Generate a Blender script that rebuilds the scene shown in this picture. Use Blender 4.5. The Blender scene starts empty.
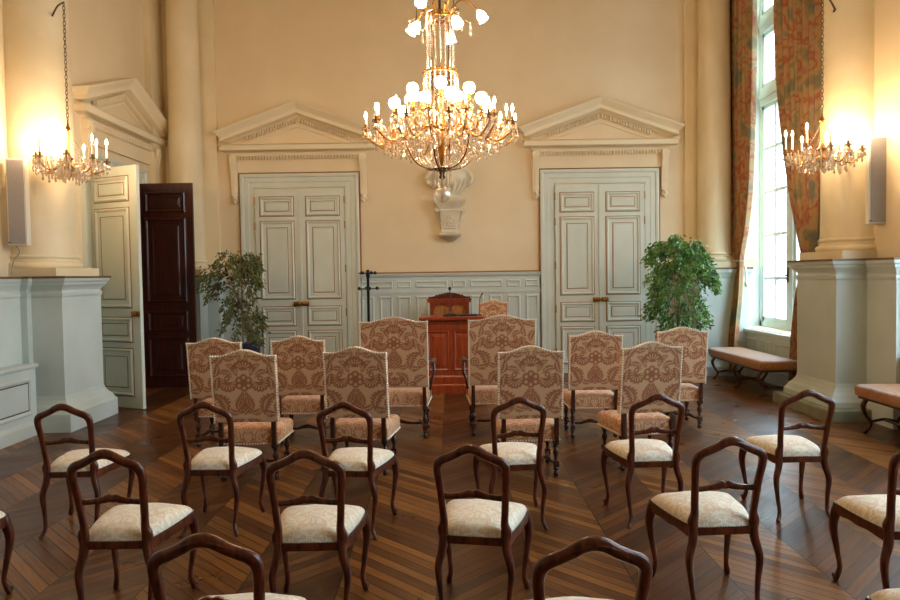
import bpy, math, random
from mathutils import Vector, Matrix
R = math.radians
PI = math.pi
sc = bpy.context.scene
col = sc.collection
random.seed(7)

# ------------------------------------------------------------------ camera
F = 700.0
H = 1.62
cam_d = bpy.data.cameras.new('camera')
cam_d.sensor_width = 36.0
cam_d.lens = 36.0 * F / 900.0
cam_d.clip_start = 0.05
cam = bpy.data.objects.new('camera', cam_d)
col.objects.link(cam)
sc.camera = cam
PITCH = math.atan(25.0 / F)
CM = Matrix.Rotation(PI / 2 - PITCH, 4, 'X') @ Matrix.Rotation(R(-0.86), 4, 'Z')
CM.translation = Vector((0, 0, H))
cam.matrix_world = CM


def ray(px, py):
    v = Vector(((px - 450) / F, -(py - 300) / F, -1.0))
    return CM.to_3x3() @ v


def at_z(px, py, z):
    d = ray(px, py)
    t = (z - H) / d.z
    return Vector((0, 0, H)) + d * t


def at_y(px, py, y):
    d = ray(px, py)
    return Vector((0, 0, H)) + d * (y / d.y)


# ------------------------------------------------------------------ materials
def hexc(r, g, b):
    f = lambda c: (c / 255 / 12.92) if c / 255 <= .04045 else ((c / 255 + .055) / 1.055) ** 2.4
    return (f(r), f(g), f(b), 1)


def mat(name, color, rough=.5, metal=0.0, **kw):
    m = bpy.data.materials.new(name)
    m.use_nodes = True
    b = m.node_tree.nodes['Principled BSDF']
    b.inputs['Base Color'].default_value = color
    b.inputs['Roughness'].default_value = rough
    b.inputs['Metallic'].default_value = metal
    for k, v in kw.items():
        b.inputs[k.replace('_', ' ')].default_value = v
    return m


def N(m, t, **kw):
    n = m.node_tree.nodes.new(t)
    for k, v in kw.items():
        setattr(n, k, v)
    return n


def L(m, a, b):
    m.node_tree.links.new(a, b)


def noise_vary(m, c1, c2, scale=3.0, detail=5, bump=0.0, stretch=(1, 1, 1), coord='Object', bscale=None, lo=.35, hi=.65):
    """mix two colours by noise, optional bump"""
    b = m.node_tree.nodes['Principled BSDF']
    tc = N(m, 'ShaderNodeTexCoord')
    mp = N(m, 'ShaderNodeMapping')
    mp.inputs['Scale'].default_value = stretch
    L(m, tc.outputs[coord], mp.inputs['Vector'])
    nz = N(m, 'ShaderNodeTexNoise')
    nz.inputs['Scale'].default_value = scale
    nz.inputs['Detail'].default_value = detail
    L(m, mp.outputs[0], nz.inputs['Vector'])
    cr = N(m, 'ShaderNodeValToRGB')
    cr.color_ramp.elements[0].position = lo
    cr.color_ramp.elements[1].position = hi
    cr.color_ramp.elements[0].color = c1
    cr.color_ramp.elements[1].color = c2
    L(m, nz.outputs['Fac'], cr.inputs[0])
    L(m, cr.outputs[0], b.inputs['Base Color'])
    if bump:
        n2 = N(m, 'ShaderNodeTexNoise')
        n2.inputs['Scale'].default_value = bscale or scale * 8
        n2.inputs['Detail'].default_value = 4
        L(m, mp.outputs[0], n2.inputs['Vector'])
        bp = N(m, 'ShaderNodeBump')
        bp.inputs['Strength'].default_value = bump
        bp.inputs['Distance'].default_value = .01
        L(m, n2.outputs['Fac'], bp.inputs['Height'])
        L(m, bp.outputs[0], b.inputs['Normal'])
    return m


WALLC = hexc(226, 205, 166)
M = {}
M['wall'] = noise_vary(mat('cream_wall_paint', WALLC, .75), hexc(226, 205, 168), hexc(232, 213, 178), 1.2, 4, .08, bscale=30)
M['peach'] = noise_vary(mat('peach_wall_paint', WALLC, .8), hexc(233, 203, 172), hexc(237, 209, 180), 1.5, 4, .08, bscale=40)
M['stone'] = noise_vary(mat('cream_painted_stone', WALLC, .55), hexc(226, 208, 168), hexc(234, 218, 184), 2.0, 4, .05, bscale=20)
M['mould'] = mat('ivory_moulding_paint', hexc(234, 218, 184), .5)
M['dado'] = noise_vary(mat('pale_blue_grey_paint', (0, 0, 0, 1), .42), hexc(196, 204, 196), hexc(205, 212, 205), 2.0, 4, .05, bscale=25)
M['door'] = noise_vary(mat('pale_grey_green_door_paint', (0, 0, 0, 1), .42), hexc(202, 206, 190), hexc(210, 213, 198), 2.0, 4)
M['gilt'] = mat('ochre_gilt_line', hexc(150, 98, 42), .45)
M['ceil'] = mat('ceiling_paint', hexc(228, 212, 180), .8)
M['stonebase'] = noise_vary(mat('grey_green_plinth_stone', (0, 0, 0, 1), .6), hexc(128, 126, 100), hexc(150, 148, 120), 6, 5)
M['ledge'] = noise_vary(mat('brown_ledge', (0, 0, 0, 1), .4), hexc(96, 66, 40), hexc(130, 92, 58), 8, 4, stretch=(1, 6, 1))
M['wood'] = noise_vary(mat('polished_walnut', (0, 0, 0, 1), .28), hexc(60, 24, 12), hexc(112, 52, 26), 9, 6, stretch=(6, 6, 1))
M['wood2'] = noise_vary(mat('dark_turned_walnut', (0, 0, 0, 1), .3), hexc(46, 22, 14), hexc(84, 44, 26), 9, 6, stretch=(6, 6, 1))
M['darkdoor'] = noise_vary(mat('dark_mahogany_door', (0, 0, 0, 1), .3), hexc(52, 20, 14), hexc(74, 30, 20), 5, 6, stretch=(6, 6, .6))
M['redwood'] = noise_vary(mat('red_mahogany', (0, 0, 0, 1), .3), hexc(124, 48, 20), hexc(158, 66, 28), 5, 6, stretch=(8, 8, 1))
M['oak'] = noise_vary(mat('amber_oak', (0, 0, 0, 1), .4), hexc(150, 92, 42), hexc(188, 124, 62), 8, 6, stretch=(6, 6, 1))
M['brass'] = mat('aged_brass', hexc(156, 108, 50), .32, 1.0)
M['bronze'] = mat('dark_bronze', hexc(92, 62, 34), .35, 1.0)
M['nail'] = mat('pale_brass_nail', hexc(240, 228, 204), .35, .1)
M['black'] = mat('black_metal', hexc(20, 22, 26), .4)
M['pot'] = mat('dark_blue_glazed_pot', hexc(36, 42, 58), .3)
M['soil'] = noise_vary(mat('potting_soil', (0, 0, 0, 1), .9), hexc(40, 28, 20), hexc(70, 50, 36), 40, 4)
M['bark'] = noise_vary(mat('ficus_bark', (0, 0, 0, 1), .8), hexc(110, 92, 70), hexc(150, 130, 104), 20, 4)
M['candle'] = mat('ivory_candle_tube', hexc(240, 230, 205), .5)
M['speaker'] = noise_vary(mat('grey_speaker_cloth', (0, 0, 0, 1), .8), hexc(150, 146, 148), hexc(166, 162, 162), 200, 2)
M['speakerbox'] = mat('off_white_speaker_case', hexc(222, 218, 206), .4)
M['paper'] = mat('white_paper', hexc(235, 232, 225), .6)
M['radiator'] = M['dado']
M['window'] = mat('pale_window_paint', hexc(200, 206, 200), .4)
M['plaster'] = noise_vary(mat('ivory_plaster_sculpture', (0, 0, 0, 1), .6), hexc(214, 202, 176), hexc(226, 216, 192), 6, 4)
M['outdoor'] = mat('pale_render_outside', hexc(230, 230, 226), .9)
M['black_nail'] = mat('dark_braid', hexc(52, 30, 20), .5)

# leaves
m = mat('glossy_ficus_leaf', hexc(52, 92, 44), .28)
noise_vary(m, hexc(58, 112, 52), hexc(120, 168, 84), 9, 2)
M['leaf'] = m
m = mat('olive_ficus_leaf', hexc(70, 84, 40), .35)
noise_vary(m, hexc(62, 76, 36), hexc(112, 116, 60), 9, 2)
M['leaf2'] = m


def emis(name, color, strength):
    m = bpy.data.materials.new(name)
    m.use_nodes = True
    m.node_tree.nodes.clear()
    o = N(m, 'ShaderNodeOutputMaterial')
    e = N(m, 'ShaderNodeEmission')
    e.inputs[0].default_value = color
    e.inputs[1].default_value = strength
    L(m, e.outputs[0], o.inputs[0])
    return m


WARM = (1.0, .70, .42, 1)
M['flame'] = emis('lit_candle_bulb', WARM, 400)
M['sflame'] = emis('lit_wall_candle_bulb', WARM, 800)
M['globe'] = emis('lit_frosted_globe', WARM, 62)

# crystal: glossy + transparent, no refraction noise
m = bpy.data.materials.new('cut_crystal')
m.use_nodes = True
m.node_tree.nodes.clear()
o = N(m, 'ShaderNodeOutputMaterial')
t = N(m, 'ShaderNodeBsdfTransparent')
t.inputs[0].default_value = (1, .93, .82, 1)
g = N(m, 'ShaderNodeBsdfGlossy')
g.inputs['Color'].default_value = (1, .95, .88, 1)
g.inputs['Roughness'].default_value = .12
d = N(m, 'ShaderNodeBsdfTranslucent')
d.inputs[0].default_value = (1, .93, .82, 1)
mx = N(m, 'ShaderNodeMixShader')
mx.inputs[0].default_value = .55
mx2 = N(m, 'ShaderNodeMixShader')
mx2.inputs[0].default_value = .28
L(m, t.outputs[0], mx.inputs[1]); L(m, g.outputs[0], mx.inputs[2])
L(m, mx.outputs[0], mx2.inputs[1]); L(m, d.outputs[0], mx2.inputs[2])
L(m, mx2.outputs[0], o.inputs[0])
M['crystal'] = m

# window glass
m = bpy.data.materials.new('window_glass')
m.use_nodes = True
m.node_tree.nodes.clear()
o = N(m, 'ShaderNodeOutputMaterial')
t = N(m, 'ShaderNodeBsdfTransparent')
g = N(m, 'ShaderNodeBsdfGlossy')
g.inputs['Roughness'].default_value = .02
mx = N(m, 'ShaderNodeMixShader')
mx.inputs[0].default_value = .06
L(m, t.outputs[0], mx.inputs[1]); L(m, g.outputs[0], mx.inputs[2]); L(m, mx.outputs[0], o.inputs[0])
M['glass'] = m


def mnode(m, op, a, b=None, c=None):
    n = N(m, 'ShaderNodeMath', operation=op)
    for i, v in enumerate((a, b, c)):
        if v is None:
            continue
        if isinstance(v, (int, float)):
            n.inputs[i].default_value = v
        else:
            L(m, v, n.inputs[i])
    return n.outputs[0]


# parquet floor: point-de-hongrie bands 0.5 m wide along y
def make_floor_mat():
    m = mat('chevron_oak_parquet', (0.1, .05, .02, 1), .3)
    b = m.node_tree.nodes['Principled BSDF']
    tc = N(m, 'ShaderNodeTexCoord')
    sp = N(m, 'ShaderNodeSeparateXYZ')
    L(m, tc.outputs['Object'], sp.inputs[0])
    x, y = sp.outputs[0], sp.outputs[1]
    W, P = 0.515, 0.095
    xs = mnode(m, 'DIVIDE', mnode(m, 'ADD', x, .09 + W * 41), W)
    band = mnode(m, 'FLOOR', xs)
    fx = mnode(m, 'SUBTRACT', xs, band)
    par = mnode(m, 'ABSOLUTE', mnode(m, 'MODULO', band, 2.0))
    tri = mnode(m, 'ADD', mnode(m, 'MULTIPLY', fx, mnode(m, 'SUBTRACT', 1.0, mnode(m, 'MULTIPLY', par, 2.0))), par)
    off = mnode(m, 'MULTIPLY', tri, W * 1.0)
    v = mnode(m, 'DIVIDE', mnode(m, 'ADD', y, off), P)
    pl = mnode(m, 'FLOOR', v)
    fv = mnode(m, 'SUBTRACT', v, pl)
    wn = N(m, 'ShaderNodeTexWhiteNoise', noise_dimensions='2D')
    cb = N(m, 'ShaderNodeCombineXYZ')
    L(m, pl, cb.inputs[0]); L(m, band, cb.inputs[1]); L(m, cb.outputs[0], wn.inputs['Vector'])
    # grain along the plank
    ang = mnode(m, 'MULTIPLY', mnode(m, 'SUBTRACT', mnode(m, 'MULTIPLY', par, 2.0), 1.0), 1.0)
    along = mnode(m, 'SUBTRACT', x, mnode(m, 'MULTIPLY', mnode(m, 'MULTIPLY', ang, -1.0), y))
    gb = N(m, 'ShaderNodeCombineXYZ')
    L(m, mnode(m, 'MULTIPLY', mnode(m, 'ADD', x, mnode(m, 'MULTIPLY', ang, y)), 1.6), gb.inputs[0])
    L(m, mnode(m, 'MULTIPLY', v, 5.0), gb.inputs[1])
    L(m, mnode(m, 'MULTIPLY', wn.outputs[0], 20.0), gb.inputs[2])
    nz = N(m, 'ShaderNodeTexNoise')
    nz.inputs['Scale'].default_value = 1.6
    nz.inputs['Detail'].default_value = 7
    nz.inputs['Roughness'].default_value = .65
    L(m, gb.outputs[0], nz.inputs['Vector'])
    cr = N(m, 'ShaderNodeValToRGB')
    e = cr.color_ramp.elements
    e[0].position = .15; e[0].color = hexc(46, 22, 10)
    e[1].position = .9; e[1].color = hexc(172, 114, 54)
    mid = cr.color_ramp.elements.new(.5); mid.color = hexc(98, 56, 24)
    # random tint per band; alternate bands also lightened to paint in grain sheen
    wb = N(m, 'ShaderNodeTexWhiteNoise', noise_dimensions='1D')
    L(m, band, wb.inputs['W'])
    f = mnode(m, 'ADD', mnode(m, 'MULTIPLY', wn.outputs[0], .30), mnode(m, 'ADD', .08, mnode(m, 'MULTIPLY', nz.outputs['Fac'], .60)))
    f = mnode(m, 'ADD', f, mnode(m, 'ADD', mnode(m, 'MULTIPLY', mnode(m, 'SUBTRACT', wb.outputs[0], .5), .10), mnode(m, 'MULTIPLY', mnode(m, 'SUBTRACT', 1.0, par), .22)))
    f = mnode(m, 'SUBTRACT', f, .10)
    L(m, mnode(m, 'SUBTRACT', f, .05), cr.inputs[0])
    # seams
    gap = mnode(m, 'LESS_THAN', mnode(m, 'MINIMUM', fv, mnode(m, 'SUBTRACT', 1.0, fv)), .055)
    gap2 = mnode(m, 'LESS_THAN', mnode(m, 'MINIMUM', fx, mnode(m, 'SUBTRACT', 1.0, fx)), .009)
    gp = mnode(m, 'MAXIMUM', gap, gap2)
    mix = N(m, 'ShaderNodeMix', data_type='RGBA')
    L(m, mnode(m, 'MULTIPLY', gp, .9), mix.inputs['Factor'])
    L(m, cr.outputs[0], mix.inputs[6])
    mix.inputs[7].default_value = hexc(20, 11, 8)
    L(m, mix.outputs[2], b.inputs['Base Color'])
    n2 = N(m, 'ShaderNodeTexNoise')
    n2.inputs['Scale'].default_value = 2.5
    n2.inputs['Detail'].default_value = 5
    L(m, tc.outputs['Object'], n2.inputs['Vector'])
    rr = N(m, 'ShaderNodeMapRange')
    rr.inputs[1].default_value = .3; rr.inputs[2].default_value = .7
    rr.inputs[3].default_value = .26; rr.inputs[4].default_value = .42
    b.inputs['Specular IOR Level'].default_value = .30
    L(m, n2.outputs['Fac'], rr.inputs[0])
    L(m, rr.outputs[0], b.inputs['Roughness'])
    bp = N(m, 'ShaderNodeBump')
    bp.inputs['Strength'].default_value = .35
    bp.inputs['Distance'].default_value = .004
    hh = mnode(m, 'SUBTRACT', mnode(m, 'ADD', mnode(m, 'MULTIPLY', nz.outputs['Fac'], .5), mnode(m, 'MULTIPLY', wn.outputs[0], .35)), gp)
    L(m, hh, bp.inputs['Height'])
    L(m, bp.outputs[0], b.inputs['Normal'])
    return m


M['floor'] = make_floor_mat()


# damask woven by an attribute holding the motif
def damask_attr(name, light, dark):
    m = mat(name, light, .62)
    b = m.node_tree.nodes['Principled BSDF']
    b.inputs['Sheen Weight'].default_value = .25
    a = N(m, 'ShaderNodeAttribute', attribute_name='motif')
    nz = N(m, 'ShaderNodeTexNoise')
    nz.inputs['Scale'].default_value = 350
    tc = N(m, 'ShaderNodeTexCoord')
    L(m, tc.outputs['Object'], nz.inputs['Vector'])
    f = mnode(m, 'ADD', mnode(m, 'MULTIPLY', a.outputs['Fac'], .9), mnode(m, 'MULTIPLY', mnode(m, 'SUBTRACT', nz.outputs['Fac'], .45), .5))
    f2 = mnode(m, 'MAXIMUM', 0.0, mnode(m, 'MINIMUM', 1.0, f))
    mix = N(m, 'ShaderNodeMix', data_type='RGBA')
    mix.inputs[6].default_value = light
    mix.inputs[7].default_value = dark
    L(m, f2, mix.inputs['Factor'])
    L(m, mix.outputs[2], b.inputs['Base Color'])
    bp = N(m, 'ShaderNodeBump')
    bp.inputs['Strength'].default_value = .25
    bp.inputs['Distance'].default_value = .002
    L(m, f2, bp.inputs['Height'])
    L(m, bp.outputs[0], b.inputs['Normal'])
    return m


M['damask'] = damask_attr('rust_and_sand_damask', hexc(224, 180, 134), hexc(164, 88, 46))


def seat_fabric(name, c1, c2, scale=9.0, amt=1.0):
    """mirror-symmetric swirling motif around the seat's centre line"""
    m = mat(name, c1, .5)
    b = m.node_tree.nodes['Principled BSDF']
    b.inputs['Sheen Weight'].default_value = .3
    tc = N(m, 'ShaderNodeTexCoord')
    sp = N(m, 'ShaderNodeSeparateXYZ')
    L(m, tc.outputs['Object'], sp.inputs[0])
    cb = N(m, 'ShaderNodeCombineXYZ')
    L(m, mnode(m, 'ABSOLUTE', sp.outputs[0]), cb.inputs[0])
    L(m, sp.outputs[1], cb.inputs[1]); L(m, sp.outputs[2], cb.inputs[2])
    nz = N(m, 'ShaderNodeTexNoise')
    nz.inputs['Scale'].default_value = scale
    nz.inputs['Detail'].default_value = 1.5
    nz.inputs['Distortion'].default_value = 2.2
    L(m, cb.outputs[0], nz.inputs['Vector'])
    w = mnode(m, 'SINE', mnode(m, 'MULTIPLY', nz.outputs['Fac'], 34.0))
    cr = N(m, 'ShaderNodeValToRGB')
    cr.color_ramp.elements[0].position = .38
    cr.color_ramp.elements[1].position = .62
    cr.color_ramp.elements[0].color = c1
    cr.color_ramp.elements[1].color = c2
    L(m, mnode(m, 'ADD', mnode(m, 'MULTIPLY', w, .5), .5), cr.inputs[0])
    L(m, cr.outputs[0], b.inputs['Base Color'])
    bp = N(m, 'ShaderNodeBump')
    bp.inputs['Strength'].default_value = .35
    bp.inputs['Distance'].default_value = .003
    L(m, cr.outputs[0], bp.inputs['Height'])
    L(m, bp.outputs[0], b.inputs['Normal'])
    return m


M['seat'] = seat_fabric('cream_damask_seat', hexc(246, 234, 212), hexc(234, 208, 176))
M['seat2'] = seat_fabric('sand_and_rust_damask_seat', hexc(220, 176, 130), hexc(190, 120, 74), 8)
M['bench'] = seat_fabric('tan_bench_fabric', hexc(176, 120, 74), hexc(156, 100, 58), 10)


def curtain_mat():
    m = mat('floral_curtain_cloth', (0.5, .3, .2, 1), .8)
    b = m.node_tree.nodes['Principled BSDF']
    tc = N(m, 'ShaderNodeTexCoord')
    mp = N(m, 'ShaderNodeMapping')
    mp.inputs['Scale'].default_value = (1.3, 1.3, 1.5)
    L(m, tc.outputs['Object'], mp.inputs[0])
    nz = N(m, 'ShaderNodeTexNoise')
    nz.inputs['Scale'].default_value = 1.9
    nz.inputs['Detail'].default_value = 3.0
    nz.inputs['Distortion'].default_value = .3
    L(m, mp.outputs[0], nz.inputs['Vector'])
    cr = N(m, 'ShaderNodeValToRGB')
    e = cr.color_ramp.elements
    cols = [(0.32, (122, 128, 112)), (.40, (158, 138, 98)), (.46, (190, 160, 112)), (.51, (196, 148, 102)), (.555, (176, 104, 76)), (.60, (196, 158, 112)), (.70, (132, 132, 112))]
    e[0].position = cols[0][0]; e[0].color = hexc(*cols[0][1])
    e[1].position = cols[-1][0]; e[1].color = hexc(*cols[-1][1])
    for p, c in cols[1:-1]:
        q = e.new(p); q.color = hexc(*c)
    L(m, nz.outputs['Fac'], cr.inputs[0])
    L(m, cr.outputs[0], b.inputs['Base Color'])
    # thin cloth lets some daylight through
    out = m.node_tree.nodes['Material Output']
    tr = N(m, 'ShaderNodeBsdfTranslucent')
    L(m, cr.outputs[0], tr.inputs[0])
    mx = N(m, 'ShaderNodeMixShader')
    mx.inputs[0].default_value = .30
    L(m, b.outputs[0], mx.inputs[1]); L(m, tr.outputs[0], mx.inputs[2]); L(m, mx.outputs[0], out.inputs[0])
    return m


M['curtain'] = curtain_mat()


# ------------------------------------------------------------------ mesh builder
def cr_path(pts, n=6, closed=False):
    """Catmull-Rom through tuples of any dimension"""
    k = len(pts)
    out = []
    rng = range(k) if closed else range(k - 1)
    for i in rng:
        if closed:
            p0, p1, p2, p3 = pts[(i - 1) % k], pts[i], pts[(i + 1) % k], pts[(i + 2) % k]
        else:
            p0, p1, p2, p3 = pts[max(i - 1, 0)], pts[i], pts[i + 1], pts[min(i + 2, k - 1)]
        for j in range(n):
            t = j / n
            out.append(tuple(.5 * ((2 * b) + (-a + c) * t + (2 * a - 5 * b + 4 * c - d) * t * t + (-a + 3 * b - 3 * c + d) * t ** 3)
                             for a, b, c, d in zip(p0, p1, p2, p3)))
    if not closed:
        out.append(tuple(pts[-1]))
    return out


class MB:
    def __init__(s):
        s.v = []; s.f = []; s.attr = None; s.X = None

    def add(s, vs, fs):
        n = len(s.v)
        if s.X is not None:
            vs = [tuple(s.X @ Vector(p)) for p in vs]
        s.v.extend([tuple(p) for p in vs])
        s.f.extend([tuple(i + n for i in f) for f in fs])
        return s

    def box(s, x0, x1, y0, y1, z0, z1):
        vs = [(x0, y0, z0), (x1, y0, z0), (x1, y1, z0), (x0, y1, z0), (x0, y0, z1), (x1, y0, z1), (x1, y1, z1), (x0, y1, z1)]
        return s.add(vs, [(0, 3, 2, 1), (4, 5, 6, 7), (0, 1, 5, 4), (1, 2, 6, 5), (2, 3, 7, 6), (3, 0, 4, 7)])

    def bbox(s, x0, x1, y0, y1, z0, z1, c=.006):
        """box with chamfered vertical and horizontal edges"""
        return s.loft_rect(x0 + c, x1 - c, y0 + c, y1 - c, [(z0, 0), (z0 + c, c), (z1 - c, c), (z1, 0)])

    def loft_rect(s, x0, x1, y0, y1, prof):
        """prof: [(z, offset)] rectangle expanded by offset at each z"""
        vs = []; fs = []
        for z, o in prof:
            vs += [(x0 - o, y0 - o, z), (x1 + o, y0 - o, z), (x1 + o, y1 + o, z), (x0 - o, y1 + o, z)]
        k = len(prof)
        for i in range(k - 1):
            a = i * 4
            for j in range(4):
                b = (j + 1) % 4
                fs.append((a + j, a + b, a + 4 + b, a + 4 + j))
        fs.append((3, 2, 1, 0))
        a = (k - 1) * 4
        fs.append((a, a + 1, a + 2, a + 3))
        return s.add(vs, fs)

    def ring_panel(s, x0, x1, z0, z1, prof, y=0.0, cap=True):
        """concentric rectangular steps on a plane facing -y. prof: [(inset, out)]"""
        vs = []; fs = []
        for ins, out in prof:
            vs += [(x0 + ins, y - out, z0 + ins), (x1 - ins, y - out, z0 + ins), (x1 - ins, y - out, z1 - ins), (x0 + ins, y - out, z1 - ins)]
        k = len(prof)
        for i in range(k - 1):
            a = i * 4
            for j in range(4):
                b = (j + 1) % 4
                fs.append((a + j, a + b, a + 4 + b, a + 4 + j))
        if cap:
            a = (k - 1) * 4
            fs.append((a, a + 1, a + 2, a + 3))
        return s.add(vs, fs)

    def lathe(s, prof, cx=0, cy=0, cz=0, seg=16, a0=0, a1=2 * PI):
        full = abs(a1 - a0 - 2 * PI) < 1e-6
        n = seg if full else seg + 1
        vs = []; fs = []
        for r, z in prof:
            for j in range(n):
                a = a0 + (a1 - a0) * j / seg
                vs.append((cx + r * math.cos(a), cy + r * math.sin(a), cz + z))
        for i in range(len(prof) - 1):
            for j in range(seg):
                b = (j + 1) % n
                fs.append((i * n + j, i * n + b, (i + 1) * n + b, (i + 1) * n + j))
        if full:
            if prof[0][0] > 1e-5: fs.append(tuple(reversed(range(n))))
            if prof[-1][0] > 1e-5: fs.append(tuple((len(prof) - 1) * n + j for j in range(n)))
        return s.add(vs, fs)

    def sphere(s, c, r, seg=8, rings=6, sz=1.0):
        pr = [(r * math.sin(PI * i / rings), -r * sz * math.cos(PI * i / rings)) for i in range(rings + 1)]
        pr[0] = (1e-6, pr[0][1]); pr[-1] = (1e-6, pr[-1][1])
        return s.lathe(pr, c[0], c[1], c[2], seg)

    def octa(s, c, r, h=None):
        h = h or r
        x, y, z = c
        return s.add([(x + r, y, z), (x, y + r, z), (x - r, y, z), (x, y - r, z), (x, y, z + h), (x, y, z - h)],
                     [(0, 1, 4), (1, 2, 4), (2, 3, 4), (3, 0, 4), (1, 0, 5), (2, 1, 5), (3, 2, 5), (0, 3, 5)])

    def drop(s, c, r, h):
        """pendant crystal: narrow top, fat near the bottom"""
        x, y, z = c
        vs = [(x, y, z)]
        for rr, zz in ((r * .6, -.45 * h), (r, -.75 * h)):
            for j in range(5):
                a = 2 * PI * j / 5
                vs.append((x + rr * math.cos(a), y + rr * math.sin(a), z + zz))
        vs.append((x, y, z - h))
        fs = []
        for j in range(5):
            b = (j + 1) % 5
            fs += [(0, 1 + j, 1 + b), (1 + j, 6 + j, 6 + b, 1 + b), (6 + j, 11, 6 + b)]
        return s.add(vs, fs)

    def sweep(s, pts, a, b=None, up=(0, 1, 0), seg=8, closed=False, power=1.0):
        """elliptic / rounded section along a path; a: half size sideways, b: half size along up"""
        n = len(pts)
        P = [Vector(p[:3]) for p in pts]
        A = a if isinstance(a, (list, tuple)) else [a] * n
        B = A if b is None else (b if isinstance(b, (list, tuple)) else [b] * n)
        vs = []; fs = []
        upv = Vector(up)
        for i in range(n):
            if closed:
                t = P[(i + 1) % n] - P[(i - 1) % n]
            else:
                t = P[min(i + 1, n - 1)] - P[max(i - 1, 0)]
            if t.length < 1e-9: t = Vector((0, 0, 1))
            t.normalize()
            sd = t.cross(upv)
            if sd.length < 1e-4: sd = t.cross(Vector((1, 0, .01)))
            sd.normalize()
            nn = sd.cross(t).normalized()
            for j in range(seg):
                an = 2 * PI * (j + .5) / seg
                c, q = math.cos(an), math.sin(an)
                if power != 1.0:
                    c = math.copysign(abs(c) ** power, c); q = math.copysign(abs(q) ** power, q)
                vs.append(P[i] + sd * (A[i] * c) + nn * (B[i] * q))
        for i in range(n if closed else n - 1):
            k = (i + 1) % n
            for j in range(seg):
                l = (j + 1) % seg
                fs.append((i * seg + j, i * seg + l, k * seg + l, k * seg + j))
        if not closed:
            fs.append(tuple(reversed(range(seg))))
            fs.append(tuple((n - 1) * seg + j for j in range(seg)))
        return s.add(vs, fs)

    def prism(s, poly, t0, t1, axis='x'):
        """extrude a 2-D polygon (p,q) along an axis: x -> (t,p,q); y -> (p,t,q); z -> (p,q,t)"""
        k = len(poly)
        def mk(p, q, t):
            return (t, p, q) if axis == 'x' else ((p, t, q) if axis == 'y' else (p, q, t))
        vs = [mk(p, q, t0) for p, q in poly] + [mk(p, q, t1) for p, q in poly]
        fs = [(i, (i + 1) % k, k + (i + 1) % k, k + i) for i in range(k)]
        fs += [tuple(reversed(range(k))), tuple(range(k, 2 * k))]
        return s.add(vs, fs)

    def build(s, name, m, parent=None, smooth=False, loc=None):
        me = bpy.data.meshes.new(name)
        me.from_pydata(s.v, [], s.f)
        me.materials.append(m)
        if smooth:
            me.polygons.foreach_set('use_smooth', [True] * len(me.polygons))
            try:
                me.set_sharp_from_angle(angle=R(smooth if not isinstance(smooth, bool) else 45))
            except Exception:
                pass
        if s.attr is not None:
            at = me.attributes.new('motif', 'FLOAT', 'POINT')
            at.data.foreach_set('value', s.attr)
        me.update()
        if FIXN:
            import bmesh
            bm = bmesh.new(); bm.from_mesh(me)
            bmesh.ops.recalc_face_normals(bm, faces=bm.faces)
            bm.to_mesh(me); bm.free()
        o = bpy.data.objects.new(name, me)
        col.objects.link(o)
        if parent is not None:
            o.parent = parent
        if loc is not None:
            o.location = loc
        return o


FIXN = True


def tag(o, label=None, cat=None, group=None, kind=None):
    if label: o['label'] = label
    if cat: o['category'] = cat
    if group: o['group'] = group
    if kind: o['kind'] = kind
    return o


def empty(name, loc=(0, 0, 0), rz=0.0):
    o = bpy.data.objects.new(name, None)
    o.empty_display_size = .1
    col.objects.link(o)
    o.location = loc
    o.rotation_euler = (0, 0, rz)
    return o


def struct(name, mb, m, parent=None, smooth=False):
    o = mb.build(name, m, parent, smooth)
    o['kind'] = 'structure'
    return o


def copy_tree(o, parent=None):
    c = o.copy()
    col.objects.link(c)
    if parent is not None:
        c.parent = parent
    for ch in list(o.children):
        copy_tree(ch, c)
    return c


# ------------------------------------------------------------------ room shell
XW = 4.6       # side walls
YB = 11.3      # back wall
YF = -4.5
ZC = 7.2
WCY = [10.1, 6.0, 1.9]      # window centres in the right wall
WZ0, WZ1 = .74, 6.3
DZ = 1.67      # dado height

struct('floor', MB().box(-XW - 2.6, XW + .6, YF - .3, YB + .3, -.2, 0), M['floor'])
struct('ceiling', MB().box(-XW - .6, XW + .6, YF - .3, YB + .3, ZC, ZC + .2), M['ceil'])
w = MB()
w.box(-XW - .6, XW + .6, YB, YB + .3, 0, ZC)
struct('wall_back', w, M['wall'])
w = MB(); w.box(-XW - .6, XW + .6, YF - .3, YF, 0, ZC); struct('wall_front', w, M['wall'])
w = MB()
DY0, DY1, DTOP = 9.0, 10.46, 3.08
w.box(-XW - .35, -XW - .14, YF, 7.8, 0, ZC)
w.box(-XW - .35, -XW, 7.8, DY0, 0, ZC)
w.box(-XW - .35, -XW, DY1, YB, 0, ZC)
w.box(-XW - .35, -XW, DY0, DY1, DTOP, ZC)
struct('wall_left', w, M['wall'])
w = MB()
prev = YB
for c in WCY:
    w.box(XW, XW + .45, c + 1.0, prev, 0, ZC)
    w.box(XW, XW + .45, c - 1.0, c + 1.0, 0, WZ0)
    w.box(XW, XW + .45, c - 1.0, c + 1.0, WZ1, ZC)
    prev = c - 1.0
w.box(XW, XW + .45, YF, prev, 0, ZC)
struct('wall_right', w, M['wall'])
# room beyond the open door
w = MB()
w.box(-XW - 2.6, -XW - 2.4, 7.6, 11.6, 0, 3.6)
w.box(-XW - 2.4, -XW - .35, 7.4, 7.6, 0, 3.6)
w.box(-XW - 2.4, -XW - .35, 11.45, 11.6, 0, 3.6)
w.box(-XW - 2.6, -XW - .35, 7.4, 11.6, 3.6, 3.75)
struct('wall_corridor', w, M['dado'])


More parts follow.
